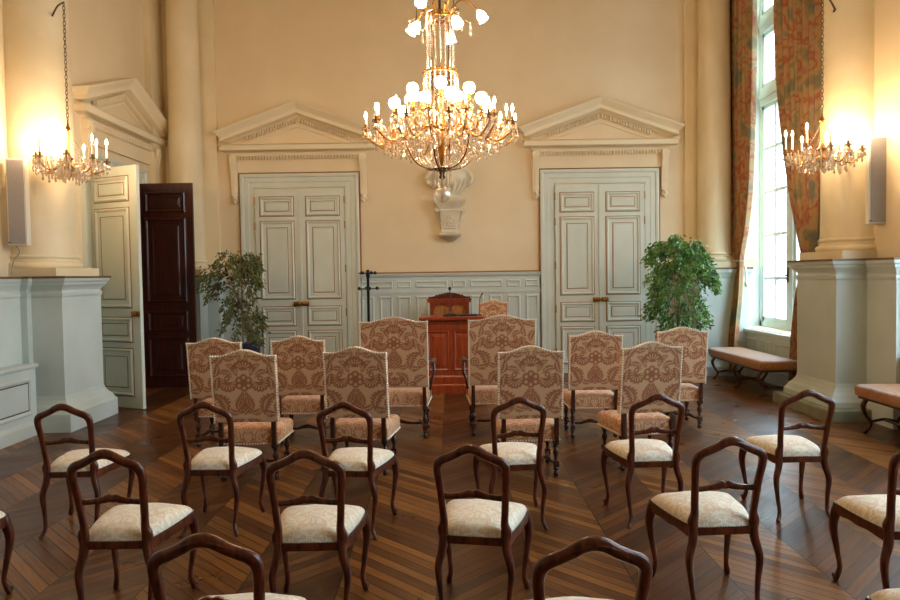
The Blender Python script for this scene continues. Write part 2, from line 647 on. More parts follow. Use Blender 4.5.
# windows in the right wall
def make_window(idx, c, detail=True):
    x = XW + .36
    fr = MB()
    y0, y1 = c - 1.0, c + 1.0
    # outer frame
    fr.box(x - .05, x + .05, y0, y0 + .07, WZ0, WZ1)
    fr.box(x - .05, x + .05, y1 - .07, y1, WZ0, WZ1)
    fr.box(x - .05, x + .05, y0, y1, WZ0, WZ0 + .09)
    fr.box(x - .05, x + .05, y0, y1, WZ1 - .09, WZ1)
    # transoms
    for z in (4.17, 5.28):
        fr.box(x - .08, x + .08, y0 + .07, y1 - .07, z, z + .27)
        fr.box(x - .10, x - .05, y0 + .07, y1 - .07, z + .10, z + .17)
    fr.box(x - .06, x + .06, c - .09, c + .09, WZ0, WZ1)
    # leaf stiles
    zs = [(WZ0 + .09, 4.17), (4.44, 5.28), (5.55, WZ1 - .09)]
    for (a, b) in zs:
        for (ya, yb) in ((y0 + .07, c - .09), (c + .09, y1 - .07)):
            fr.box(x - .035, x + .035, ya, ya + .055, a, b)
            fr.box(x - .035, x + .035, yb - .055, yb, a, b)
            fr.box(x - .035, x + .035, ya, yb, a, a + .065)
            fr.box(x - .035, x + .035, ya, yb, b - .055, b)
    f = struct('window_%d' % idx, fr, M['window'])
    # muntins
    mu = MB()
    for (a, b) in zs:
        for (ya, yb) in ((y0 + .07, c - .09), (c + .09, y1 - .07)):
            ym = (ya + yb) / 2
            mu.box(x - .03, x + .03, ym - .026, ym + .026, a, b)
            if b - a > 2:
                for k in range(1, 5):
                    zz = a + (b - a) * k / 5.0
                    mu.box(x - .02, x + .02, ya, yb, zz - .024, zz + .024)
    mu.build('glazing_bar', M['window'], f)
    g = MB(); g.box(x - .003, x + .003, y0 + .08, y1 - .08, WZ0 + .1, WZ1 - .1)
    g.build('window_glass', M['glass'], f)
    hb = MB(); hb.box(x - .08, x - .06, c + .02, c + .045, 1.44, 1.66); hb.box(x - .11, x - .07, c + .01, c + .06, 1.53, 1.555)
    hb.build('window_latch', M['bronze'], f)
    # lining of the reveal
    rl = MB()
    rl.box(XW - .01, x - .05, y0 + .0, y0 + .015, WZ0, WZ1)
    rl.box(XW - .01, x - .05, y1 - .015, y1, WZ0, WZ1)
    rl.box(XW - .01, x - .05, y0, y1, WZ1 - .015, WZ1)
    rl.build('window_reveal', M['window'], f)
    # sill and breast panel
    sl = MB(); sl.bbox(XW - .07, x - .04, y0 - .06, y1 + .03, .68, .73)
    sl.build('window_sill', M['window'], f)
    bp = MB()
    bp.box(XW - .02, XW, y0 - .05, y1 + .02, .0, .68)
    bp.X = Matrix.Translation((XW - .02, 0, 0)) @ Matrix.Rotation(-PI / 2, 4, 'Z')
    # local x -> -y, out -> -x
    for (a, b) in ((y0 + .05, y0 + .75), (y0 + .85, y0 + 1.0), (y0 + 1.08, y0 + 1.23), (y0 + 1.33, y1 - .05)):
        bp.ring_panel(-b, -a, .16, .60, [(0, 0), (.012, .014), (.03, .014), (.045, .002)], 0)
    bp.build('breast_panel', M['window'], f)


for i, c in enumerate(WCY):
    make_window(i + 1, c)


# dado on the side walls and round the back corners
def wall_panels(mb, spans, zr, prof=((0, 0), (.012, .018), (.032, .018), (.046, .003))):
    for a, b in spans:
        mb.ring_panel(a, b, zr[0], zr[1], list(prof), 0)


dd = MB()
dd.box(-1.47, 1.47, YB - .03, YB, 0, 1.60)
dd.X = Matrix.Translation((0, YB - .03, 0))
dd.box(-1.47, 1.47, -.03, 0, 0, .16)
dd.box(-1.47, 1.47, -.018, 0, 1.335, 1.365)
n = 10
pitch = 2.94 / n
for k in range(n):
    a = -1.47 + pitch * k + .042
    dd.ring_panel(a, a + pitch - .084, .26, 1.29, [(0, 0), (.012, .02), (.028, .02), (.04, .003)], 0)
pat = [(0, 2), (2, 1), (3, 2), (5, 1), (6, 2), (8, 1), (9, 1)]
for s0, ln in pat:
    a = -1.47 + pitch * s0 + .035
    dd.ring_panel(a, a + pitch * ln - .07, 1.42, 1.535, [(0, 0), (.01, .02), (.022, .02), (.034, .003)], 0)
dd.X = None
struct('trim_1', dd, M['dado'])
tr = MB(); tr.loft_rect(-1.47, 1.47, YB - .05, YB, [(1.60, 0), (1.62, .012), (1.645, .02), (1.655, .02)])
struct('trim_2', tr, M['dado'])
tr = MB(); tr.box(-1.47, 1.47, YB - .065, YB, 1.655, 1.678)
struct('trim_3', tr, M['gilt'])

ledge_prof = [(1.50, .0), (1.52, .012), (1.55, .014), (1.57, .03), (1.60, .045), (1.625, .05), (1.63, .07), (1.645, .075)]
# back corners: dado behind corner columns
for k, sgn in ((4, -1), (5, 1)):
    b = MB()
    xa, xb = sorted((sgn * 3.36, sgn * XW))
    b.box(xa, xb, YB - .03, YB, 0, 1.5)
    xa, xb = sorted((sgn * 3.66, sgn * XW))
    b.loft_rect(xa, xb, YB - .16, YB + .1, [(0, .04), (.14, .04), (.18, .02), (.22, 0), (1.50, 0), (1.54, .02), (1.57, .03), (1.60, .05), (1.645, .055)])
    xa, xb = sorted((sgn * 3.86, sgn * XW))
    b.loft_rect(xa, xb, YB - .5, YB + .1, [(0, .04), (.14, .04), (.18, .02), (.22, 0), (1.50, 0), (1.54, .02), (1.57, .03), (1.60, .05), (1.645, .055)])
    struct('trim_%d' % k, b, M['dado'])
    b = MB()
    b.loft_rect(xa, xb, YB - .5, YB + .1, [(1.645, .06), (1.672, .06)])
    xa, xb = sorted((sgn * 3.66, sgn * XW))
    b.loft_rect(xa, xb, YB - .16, YB + .1, [(1.645, .06), (1.672, .06)])
    struct('trim_%d' % (k + 2), b, M['ledge'])


PLINTHS = []


def column(mb, cx, cy, r, z0, z1, seg=40):
    b = r * 1.13
    pb = MB(); pb.box(cx - b, cx + b, cy - b, cy + b, z0 + .002, z0 + .093)
    PLINTHS.append(pb)
    pr = []
    for t in range(7):   # lower torus
        a = -PI / 2 + PI * t / 6
        pr.append((r * 1.04 + .035 * math.cos(a), .125 + .035 * math.sin(a)))
    pr += [(r * 1.05, .165), (r * 1.02, .18), (r * 1.02, .195)]
    for t in range(5):
        a = -PI / 2 + PI * t / 4
        pr.append((r * 1.02 + .02 * math.cos(a), .218 + .02 * math.sin(a)))
    pr += [(r * 1.02, .245), (r * 1.02, .262), (r, .30)]
    for t in range(1, 9):
        q = t / 8
        pr.append((r * (1 - .12 * q * q), .30 + (z1 - z0 - .75) * q))
    top = z1 - z0 - .45
    rt = r * .88
    pr += [(rt * 1.06, top + .005), (rt * 1.08, top + .03), (rt * 1.06, top + .05), (rt, top + .06), (rt, top + .2), (rt * 1.1, top + .22), (rt * 1.3, top + .33)]
    mb.lathe(pr, cx, cy, z0, seg)
    mb.box(cx - rt * 1.35, cx + rt * 1.35, cy - rt * 1.35, cy + rt * 1.35, z1 - .12, z1)


# corner columns + pilasters on the back wall
for k, sgn in ((8, -1), (9, 1)):
    b = MB()
    column(b, -4.11 if sgn < 0 else 4.18, YB - .24, .25, DZ, ZC)
    pr = [(DZ, .03), (DZ + .09, .03), (DZ + .12, .045), (DZ + .16, .04), (DZ + .19, .02), (DZ + .24, .02), (DZ + .29, 0), (6.75, 0), (6.9, .08), (ZC, .08)]
    xa, xb = sorted(((-3.68 if sgn < 0 else 3.78), sgn * (XW + .1)))
    b.loft_rect(xa, xb, YB - .07, YB + .1, pr)
    xa, xb = sorted((sgn * 4.50, sgn * (XW + .1)))
    b.loft_rect(xa, xb, YB - .52, YB + .1, pr)
    t8 = struct('trim_%d' % k, b, M['stone'], smooth=40)
    PLINTHS.pop().build('column_plinth', M['stone'], t8)


# the big piers with pedestals
def pier(idx, sgn, y0, y1, cyc, dz=0.0):
    DZ = globals()['DZ'] + dz
    b = MB()
    s = sgn
    xd = 4.17
    capp = [(z_ + dz, o_) for z_, o_ in [(1.44, 0), (1.46, .012), (1.49, .014), (1.50, .0), (1.52, .0), (1.55, .02), (1.58, .05), (1.60, .055), (1.62, .075), (1.648, .08)]]
    basep = [(.13, .11), (.19, .11), (.22, .09), (.26, .07), (.29, .04), (.33, .015), (.38, 0)]
    xa, xb = sorted((s * xd, s * (XW + .1)))
    b.loft_rect(xa, xb, y0, y1, [(0, .11)] + basep + capp)
    xa, xb = sorted((s * 4.50, s * (XW + .1)))
    b.loft_rect(xa, xb, y0 - (.5 if dz else .08), y1 + .08, [(0, .06), (.2, .06), (.26, .02), (.34, 0)] + [(z, o * .8) for z, o in capp])
    st = struct('trim_%d' % idx, b, M['dado'])
    lg = MB()
    xa, xb = sorted((s * xd, s * (XW + .1)))
    lg.loft_rect(xa, xb, y0, y1, [(1.648 + dz, .09), (1.67 + dz, .09)])
    xa, xb = sorted((s * 4.50, s * (XW + .1)))
    lg.loft_rect(xa, xb, y0 - (.5 if dz else .08), y1 + .08, [(1.648 + dz, .07), (1.67 + dz, .07)])
    lg.build('ledge', M['ledge'], st)
    c = MB()
    column(c, s * 4.69, cyc, .41, DZ, ZC)
    c.build('column', M['stone'], st, smooth=40)
    PLINTHS.pop().build('column_plinth', M['stone'], st)
    return st


pier(10, -1, 7.52, 8.36, 7.99)
pr_ = pier(11, 1, 7.55, 8.40, 8.0, .06)
# low stone step under the right pier
b = MB()
b.loft_rect(4.17, XW + .1, 7.55, 8.40, [(0, .20), (.115, .20), (.13, .19)])
b.build('stone_plinth', M['stonebase'], pr_)
for k in range(2):
    pier(12 + k, -1, 3.5 - 4.05 * k, 4.5 - 4.05 * k, 4.0 - 4.05 * k)
    pier(14 + k, 1, 3.5 - 4.05 * k, 4.5 - 4.05 * k, 4.0 - 4.05 * k)

# side wall dado with cap
for idx, s in ((16, -1), (17, 1)):
    b = MB(); lg = MB()
    dz = 0 if s < 0 else .06
    cap_ = [(0, .05), (.18, .05), (.26, .03), (.34, 0), (1.44, 0), (1.46, .012), (1.49, .014), (1.50, .0), (1.52, .0), (1.55, .015), (1.58, .035), (1.60, .04), (1.62, .055), (1.648, .06)]
    cap_ = [(z + (dz if z > 1 else 0), o) for z, o in cap_]
    if s < 0:
        spans = [(YF, 8.76), (10.72, YB)]
    else:
        spans = [(WCY[0] + 1.1, YB), (WCY[1] + 1.1, WCY[0] - 1.1), (WCY[2] + 1.1, WCY[1] - 1.1), (YF, WCY[2] - 1.1)]
    for ya, yb in spans:
        xa, xb = sorted((s * (XW - .03), s * (XW + .16)))
        b.loft_rect(xa, xb, ya, yb, cap_)
        lg.loft_rect(xa, xb, ya, yb, [(1.648 + dz, .07), (1.67 + dz, .07)])
    t16 = struct('trim_%d' % idx, b, M['dado'])
    lg.build('ledge', M['ledge'], t16)

# low panelled radiator casing at the left wall
b = MB()
b.box(-XW + .04, -4.40, 4.7, 7.38, 0, .70)
b.loft_rect(-XW + .075, -4.40, 4.7, 7.38, [(.0, .03), (.12, .03), (.16, 0)])
b.loft_rect(-XW + .075, -4.40, 4.7, 7.38, [(.70, .0), (.715, .02), (.735, .025), (.75, .02)])
b.X = Matrix.Translation((-4.40, 0, 0)) @ Matrix.Rotation(PI / 2, 4, 'Z')
for a in (4.82, 6.13):
    b.ring_panel(a, a + 1.17, .22, .62, [(0, 0), (.012, .014), (.03, .014), (.045, .002)], 0)
rc = b.build('radiator_casing', M['radiator'])
tag(rc, 'low pale blue panelled casing along the left wall beside the pedestal', 'radiator cover')
g = MB(); g.X = b.X
for a in (4.82, 6.13):
    g.ring_panel(a + .05, a + 1.12, .27, .57, [(0, .003), (.006, .006), (.012, .003)], 0, cap=False)
g.build('panel_line', M['bronze'], rc)


# ------------------------------------------------------------------ doors
PANELS = [(2.60, 2.91), (1.27, 2.52), (.84, 1.15), (.16, .76)]


def leaf(name, wd, m, mg, parent, side=1, both=False, handle=True, y=0.0, px0=.08, px1=.62):
    """leaf in the plane y=0 facing -y, hinge at x=0, extends to side*wd"""
    b = MB()
    xa, xb = (0.003, wd) if side > 0 else (-wd, -0.003)
    b.box(xa, xb, y, y + .045, .01, 3.035)
    g = MB()
    for z0, z1 in PANELS:
        a, c = (px0, px1) if side > 0 else (-px1, -px0)
        for flip in ((0, 1) if both else (0,)):
            X = Matrix.Translation((0, y, 0)) if not flip else Matrix.Translation((0, y + .045, 0)) @ Matrix.Diagonal((1, -1, 1, 1))
            b.X = X; g.X = X
            ml = .085 if (z1 - z0) < .5 else .11
            b.ring_panel(a, c, z0, z1, [(0, 0), (.008, .012), (.022, .024), (.034, .018), (.045, .004), (ml, .003), (ml + .01, .012), (ml + .02, .008), (ml + .03, .010)], 0)
            g.ring_panel(a - .008, c + .008, z0 - .008, z1 + .008, [(0, .001), (.002, .006), (.014, .006), (.016, .001)], 0, cap=False)
            g.ring_panel(a + ml - .012, c - ml + .012, z0 + ml - .012, z1 - ml + .012, [(0, .002), (.002, .007), (.009, .007), (.011, .002)], 0, cap=False)
    b.X = None
    o = b.build(name, m, parent)
    g.build('gilt_line', mg, o)
    hg = MB()
    for z in (.35, 1.05, 1.75, 2.45, 2.85):
        hg.lathe([(.008, -.06), (.008, .06)], .0, y - .012, z, 8)
    hg.build('hinge', M['brass'], o)
    if handle:
        h = MB()
        s = side
        xx = sorted((s * (wd - .12), s * (wd - .005)))
        h.bbox(xx[0], xx[1], y - .035, y, 1.16, 1.23, .006)
        h.X = Matrix.Translation((s * (wd - .03), y - .03, 1.195)) @ Matrix.Rotation(PI / 2, 4, 'X')
        h.lathe([(.008, 0), (.008, .02), (.024, .03), (.028, .042), (.018, .055), (1e-5, .058)], 0, 0, 0, 10)
        h.build('door_handle', M['brass'], o, smooth=True)
    return o


def casing(parent, hw, ztop, m, wd=.23, line=True):
    """architrave facing -y around an opening of half width hw; outer half width hw+wd"""
    b = MB()
    prof = [(0, 0), (0, .05), (.02, .055), (.05, .05), (.06, .035), (.13, .035), (.14, .028), (.20, .025), (.225, .02), (wd, 0)]   # (from outer edge in, out)
    # three-sided loft with mitres
    vs = []; fs = []
    for ins, out in prof:
        xo = hw + wd - ins
        zt = ztop + wd - ins
        vs += [(-xo, -out, 0), (-xo, -out, zt), (xo, -out, zt), (xo, -out, 0)]
    for i in range(len(prof) - 1):
        for j in range(3):
            fs.append((i * 4 + j, i * 4 + j + 1, i * 4 + 5 + j, i * 4 + 4 + j))
    b.add(vs, fs)
    b.box(-hw - wd - .005, -hw - wd + .06, -.06, 0, 0, .22)
    b.box(hw + wd - .06, hw + wd + .005, -.06, 0, 0, .22)
    o = b.build('door_frame', m, parent)
    if line:
        g = MB()
        xo = hw + wd
        g.box(-xo - .022, -xo, -.03, 0, 0, ztop + wd + .022)
        g.box(xo, xo + .022, -.03, 0, 0, ztop + wd + .022)
        g.box(-xo, xo, -.03, 0, ztop + wd, ztop + wd + .022)
        g.build('gilt_line', M['gilt'], parent)
    return o


for i, xc in ((1, -2.385), (2, 2.42)):
    d = empty('door_%d' % i, (xc, YB, 0)); d['kind'] = 'structure'
    casing(d, .72, 3.05, M['door'])
    for s in (1, -1):
        lf = leaf('door_leaf', .715, M['door'], M['gilt'], d, s, y=-.05)
        lf.location = (-.717 * s, 0, 0)
    ast = MB(); ast.bbox(-.02, .02, -.066, -.045, .01, 3.03, .006); ast.build('meeting_strip', M['door'], d)


# pediment facing -y, centred at x=0
def pediment(name, parent_loc, rz, idx, mm):
    t = empty(name, parent_loc, rz); t['kind'] = 'structure'
    W = 1.06
    cprof = [(.0, .0), (.03, .0), (.04, .03), (.08, .045), (.15, .05), (.16, .06), (.16, .125), (.17, .135), (.19, .14), (.0, .14)]
    # horizontal cornice
    b = MB()
    z0 = 3.59
    vs = []; fs = []
    for dpt, h in cprof:
        vs += [(-(W + dpt), -dpt, z0 + h), ((W + dpt), -dpt, z0 + h)]
    for i_ in range(len(cprof) - 1):
        fs.append((2 * i_, 2 * i_ + 1, 2 * i_ + 3, 2 * i_ + 2))
    # returns at the ends
    for e in (0, 1):
        for i_ in range(len(cprof) - 1):
            d0, h0 = cprof[i_]; d1, h1 = cprof[i_ + 1]
            n0 = len(vs)
            sx = -1 if e == 0 else 1
            vs += [(sx * (W + d0), -d0, z0 + h0), (sx * (W + d1), -d1, z0 + h1), (sx * (W + d1), 0, z0 + h1), (sx * (W + d0), 0, z0 + h0)]
            fs.append((n0, n0 + 1, n0 + 2, n0 + 3))
    b.add(vs, fs)
    # raking cornice
    rp = [(.05, .0), (.07, .02), (.12, .035), (.16, .05), (.165, .10), (.17, .11), (.19, .14), (.23, .19), (.24, .215), (.0, .215)]
    Wt = W + .24
    zr = z0 + .12
    sl = (4.17 - zr) / Wt
    vs = []; fs = []
    for dpt, h in rp:
        for x in (-(W + dpt), 0, (W + dpt)):
            vs.append((x, -dpt, zr + sl * (Wt - abs(x)) + h))
    for i_ in range(len(rp) - 1):
        for j in (0, 1):
            fs.append((3 * i_ + j, 3 * i_ + j + 1, 3 * i_ + 4 + j, 3 * i_ + 3 + j))
    for sx in (-1, 1):
        for i_ in range(len(rp) - 1):
            d0, h0 = rp[i_]; d1, h1 = rp[i_ + 1]
            n0 = len(vs)
            za = zr + sl * (Wt - (W + d0)) + h0
            zb = zr + sl * (Wt - (W + d1)) + h1
            vs += [(sx * (W + d0), -d0, za), (sx * (W + d1), -d1, zb), (sx * (W + d1), 0, zb), (sx * (W + d0), 0, za)]
            fs.append((n0, n0 + 1, n0 + 2, n0 + 3))
    # underside of rakes
    n0 = len(vs)
    vs += [(-(W + .05), -.05, zr + sl * (Wt - W - .05)), (0, -.05, zr + sl * Wt), (W + .05, -.05, zr + sl * (Wt - W - .05)),
           (-(W + .05), .0, zr + sl * (Wt - W - .05)), (0, 0, zr + sl * Wt), (W + .05, 0, zr + sl * (Wt - W - .05))]
    fs += [(n0, n0 + 1, n0 + 4, n0 + 3), (n0 + 1, n0 + 2, n0 + 5, n0 + 4)]
    b.add(vs, fs)
    b.build('cornice', mm, t)
    # tympanum
    ty = MB(); ty.prism([(-W, zr), (W, zr), (0, zr + sl * Wt)], -.035, 0, 'y')
    ty.build('tympanum', M['wall'], t)
    # frieze below
    fr = MB(); fr.box(-W + .02, W - .02, -.05, 0, 3.30, 3.59)
    fr.box(-W, W, -.085, 0, 3.56, 3.59); fr.box(-W, W, -.065, 0, 3.50, 3.515)
    fr.build('frieze', M['wall'], t)
    dn = MB()
    k = 42
    for j in range(k):
        x = -W + .05 + (2 * W - .1) * (j + .5) / k
        dn.box(x - .012, x + .012, -.10, -.03, 3.505, 3.56)
    for sx in (-1, 1):
        for j in range(19):
            x = sx * (.04 + .76 * j / 18)
            zz = zr + sl * (Wt - abs(x)) - .012
            dn.box(x - .011, x + .011, -.09, -.03, zz - .068, zz)
    dn.build('dentils', mm, t)
    dm = MB()
    vs = []; fs = []
    # moulding ring inside the tympanum
    for ins, out in ((.06, .03), (.065, .055), (.085, .055), (.09, .03)):
        zt_ = zr + sl * Wt - ins * 1.4 - .03
        zb_ = zr + .02
        xx = (zt_ - zb_) / sl
        vs += [(-xx, -out, zb_), (0, -out, zt_), (xx, -out, zb_)]
    for i_ in range(3):
        for j in (0, 1):
            fs.append((3 * i_ + j, 3 * i_ + j + 1, 3 * i_ + 4 + j, 3 * i_ + 3 + j))
    dm.add(vs, fs)
    dm.build('tympanum_moulding', mm, t)
    # brackets: S scrolls
    for sx in (-1, 1):
        c = MB()
        path = [(-.10, 3.57, .06), (-.115, 3.48, .055), (-.09, 3.36, .045), (-.06, 3.2, .035), (-.045, 3.05, .028), (-.05, 2.98, .03), (-.055, 2.93, .022)]
        pts = cr_path(path, 5)
        poly = [(p[0] - p[2] * .35, p[1]) for p in pts] + [(0, pts[-1][1]), (0, 3.57)]
        c.prism(poly, sx * 1.03 - .05, sx * 1.03 + .05, 'x')
        c.prism([(p[0] - p[2] * .35 - .008, p[1]) for p in pts] + [(0, pts[-1][1]), (0, 3.57)], sx * 1.03 - .012, sx * 1.03 + .012, 'x')
        for xx in (-.05, .05):
            c.X = Matrix.Translation((sx * 1.03 + xx, -.085, 3.50)) @ Matrix.Rotation(PI / 2, 4, 'Y')
            c.lathe([(1e-5, -.012), (.05, -.012), (.055, 0), (.05, .012), (1e-5, .012)], 0, 0, 0, 14)
        c.X = None
        # leaf drop
        c.sphere((sx * 1.03, -.05, 2.90), .045, 8, 6, 1.0)
        c.sphere((sx * 1.03 - .03, -.045, 2.87), .026, 6, 5, 1.2)
        c.sphere((sx * 1.03 + .03, -.045, 2.87), .026, 6, 5, 1.2)
        c.sphere((sx * 1.03, -.05, 2.84), .028, 6, 5, 1.5)
        c.build('scroll_bracket', mm, t, smooth=50)
    return t


pediment('trim_18', (-2.385, YB, 0), 0, 1, M['mould'])
pediment('trim_19', (2.43, YB, 0), 0, 2, M['mould'])
pediment('trim_20', (-XW, 9.93, .07), PI / 2, 3, M['mould'])

# left door opening: casing, reveal and two open leaves
d3 = empty('door_3', (-XW, (DY0 + DY1) / 2, 0), PI / 2); d3['kind'] = 'structure'
casing(d3, .73, DTOP - .02, M['door'], wd=.2, line=False)
rv = MB()
rv.box(-.73, -.715, 0, .35, 0, DTOP); rv.box(.715, .73, 0, .35, 0, DTOP); rv.box(-.73, .73, 0, .35, DTOP - .02, DTOP)
rv.build('door_reveal', M['door'], d3)
e1 = leaf('cream_leaf', .83, M['door'], M['gilt'], d3, 1, both=True, handle=True, px1=.69)
e2 = leaf('mahogany_leaf', .79, M['darkdoor'], M['darkdoor'], d3, -1, both=True, handle=False, px1=.69)
e2['label'] = 'dark mahogany door leaf standing open'
e1['label'] = 'cream painted door leaf standing open'


def place_local(o, parent_loc, prz, loc, rz):
    """give child o (parent empty at parent_loc, rotation prz) the world pose loc, rz"""
    Pm = Matrix.Translation(parent_loc) @ Matrix.Rotation(prz, 4, 'Z')
    Wm = Matrix.Translation(loc) @ Matrix.Rotation(rz, 4, 'Z')
    L_ = Pm.inverted() @ Wm
    o.location = L_.translation
    o.rotation_euler = (0, 0, L_.to_euler().z)


pl = (-XW, (DY0 + DY1) / 2, 0)
place_local(e1, pl, PI / 2, (-4.585, 9.0, 0), R(-25))
e2h = (-4.57, 10.42, 0)
# dark leaf extends to local -x: rotate by 180 so it reaches into the room
place_local(e2, pl, PI / 2, e2h, PI)

# ------------------------------------------------------------------ side chairs
def side_chair():
    t = empty('side_chair')
    # back frame
    half = [(.149, .41, -.200), (.153, .455, -.202), (.146, .495, -.206), (.150, .56, -.217), (.156, .66, -.238), (.163, .735, -.258), (.160, .780, -.272),
            (.143, .806, -.281), (.108, .822, -.285), (.07, .840, -.289), (.032, .861, -.292), (0, .868, -.293)]
    hs = [.022, .026, .019, .0175, .0175, .0185, .021, .022, .0205, .0205, .022, .023]
    pts = [(x, y, z, s) for (x, z, y), s in zip(half, hs)]
    pts = pts + [(-x, y, z, s) for (x, y, z, s) in reversed(pts[:-1])]
    pth = cr_path(pts, 5)
    b = MB()
    b.sweep([p[:3] for p in pth], [p[3] for p in pth], [.017] * len(pth), up=(0, 1, .15), seg=10, power=.75)
    # carved crest leaf
    b.sphere((0, -.298, .866), .013, 8, 6, .8)
    for s in (-1, 1):
        b.sweep(cr_path([(s * .01, -.305, .866), (s * .04, -.306, .860), (s * .075, -.300, .846), (s * .10, -.297, .838)], 4), [.005] * 12 + [.003], .006, up=(0, 1, 0), seg=6)
    b.build('backrest', M['wood'], t, smooth=50)
    # cross rail
    b = MB()
    pr = [(-.152, -.226, .625, .018), (-.12, -.224, .622, .014), (-.08, -.222, .625, .014), (-.04, -.221, .631, .017), (-.018, -.221, .639, .019), (0, -.221, .635, .017),
          (.018, -.221, .639, .019), (.04, -.221, .631, .017), (.08, -.222, .625, .014), (.12, -.224, .622, .014), (.152, -.226, .625, .018)]
    pr = cr_path(pr, 4)
    b.sweep([p[:3] for p in pr], [p[3] for p in pr], [.011] * len(pr), up=(0, 1, 0), seg=8, power=.8)
    b.build('cross_rail', M['wood'], t, smooth=50)
    # legs
    for s in (-1, 1):
        b = MB()
        p = cr_path([(s * .149, -.198, .43, .022), (s * .155, -.205, .36, .021), (s * .176, -.214, .27, .018), (s * .166, -.214, .15, .0135), (s * .160, -.228, .06, .012), (s * .182, -.252, .006, .0145)], 5)
        b.sweep([q[:3] for q in p], [q[3] for q in p], [q[3] for q in p], up=(0, 1, 0), seg=8, power=.8)
        b.build('leg', M['wood'], t, smooth=50)
        b = MB()
        p = cr_path([(s * .205, .205, .425, .022), (s * .216, .218, .365, .025), (s * .222, .228, .29, .021), (s * .208, .215, .17, .0145), (s * .198, .205, .08, .0125), (s * .210, .220, .018, .016), (s * .214, .226, .004, .013)], 5)
        b.sweep([q[:3] for q in p], [q[3] for q in p], [q[3] for q in p], up=(0, 1, 0), seg=8, power=.8)
        b.sphere((s * .216, .230, .026), .014, 8, 6)
        b.build('leg', M['wood'], t, smooth=50)
    # apron
    b = MB()
    cor = [(-.147, -.200), (.147, -.200), (.215, .215), (-.215, .215)]
    for k in range(4):
        x0, y0 = cor[k]; x1, y1 = cor[(k + 1) % 4]
        nn = 16
        vs = []; fs = []
        dx, dy = x1 - x0, y1 - y0
        ln = math.hypot(dx, dy)
        ox, oy = dy / ln, -dx / ln
        for j in range(nn + 1):
            q = j / nn
            bow = .012 * math.sin(PI * q) if k != 0 else 0
            px_, py_ = x0 + dx * q + ox * bow, y0 + dy * q + oy * bow
            low = .379 - .010 * math.cos(2 * PI * q * 1.0) - (.012 * math.exp(-((q - .5) / .12) ** 2) if k else 0)
            if k == 0: low = .387
            for (o_, z_) in ((.012, .425), (.014, .412), (.010, low), (-.012, low + .002), (-.012, .425)):
                vs.append((px_ + ox * o_, py_ + oy * o_, z_))
        for j in range(nn):
            for i in range(5):
                l = (i + 1) % 5
                fs.append((j * 5 + i, j * 5 + l, (j + 1) * 5 + l, (j + 1) * 5 + i))
        b.add(vs, fs)
    b.build('seat_frame', M['wood'], t, smooth=40)
    # cushion
    b = MB()
    n = 18
    def sm(u):  # edge roundness
        return (1 - abs(u) ** 5) ** .38 if abs(u) < 1 else 0
    vs = []; fs = []
    for i in range(n + 1):
        for j in range(n + 1):
            u = -1 + 2 * i / n; v = -1 + 2 * j / n
            uu = math.sin(u * PI / 2); vv = math.sin(v * PI / 2)
            q = (vv + 1) / 2
            hw = .146 + (.214 - .146) * q
            x = uu * (hw + .014 * (1 - vv * vv))
            y = -.196 + .412 * q + .014 * vv * (1 - uu * uu)
            z = .429 + (.052 * sm(uu) * sm(vv)) + .020 * (1 - uu * uu) * (1 - vv * vv) + .003 * math.sin(9 * u + 4) * math.sin(7 * v)
            vs.append((x * 1.01, y, z))
    m1 = n + 1
    for i in range(n):
        for j in range(n):
            fs.append((i * m1 + j, (i + 1) * m1 + j, (i + 1) * m1 + j + 1, i * m1 + j + 1))
    rim = [i * m1 for i in range(m1)] + [n * m1 + j for j in range(1, m1)] + [i * m1 + n for i in range(n - 1, -1, -1)] + [j for j in range(n - 1, 0, -1)]
    k0 = len(vs)
    for r_ in rim:
        x, y, z = vs[r_]; vs.append((x * 1.0, y, .419))
    kk = len(rim)
    for a in range(kk):
        c = (a + 1) % kk
        fs.append((rim[a], rim[c], k0 + c, k0 + a))
    fs.append(tuple(k0 + a for a in range(kk)))
    b.add(vs, fs)
    b.build('seat', M['seat'], t, smooth=70)
    # braid / nail heads around the lower edge
    b = MB()
    for k in range(4):
        x0, y0 = cor[k]; x1, y1 = cor[(k + 1) % 4]
        dx, dy = x1 - x0, y1 - y0
        ln = math.hypot(dx, dy); ox, oy = dy / ln, -dx / ln
        nn = int(ln / .0125)
        for j in range(nn + 1):
            q = j / nn
            bow = .012 * math.sin(PI * q) if k != 0 else 0
            b.octa((x0 + dx * q + ox * (bow + .013), y0 + dy * q + oy * (bow + .013), .426), .0045)
    nt = b.build('nail_trim', M['black_nail'], t)
    return t


GA = 'walnut side chairs with open backs'
PTOP = Vector((0, -.293, .887))


def chair_pose(px, py, yaw, loc_top=PTOP):
    w_ = at_z(px, py, loc_top.z)
    off = Matrix.Rotation(yaw, 3, 'Z') @ loc_top
    return Vector((w_.x - off.x, w_.y - off.y, 0))


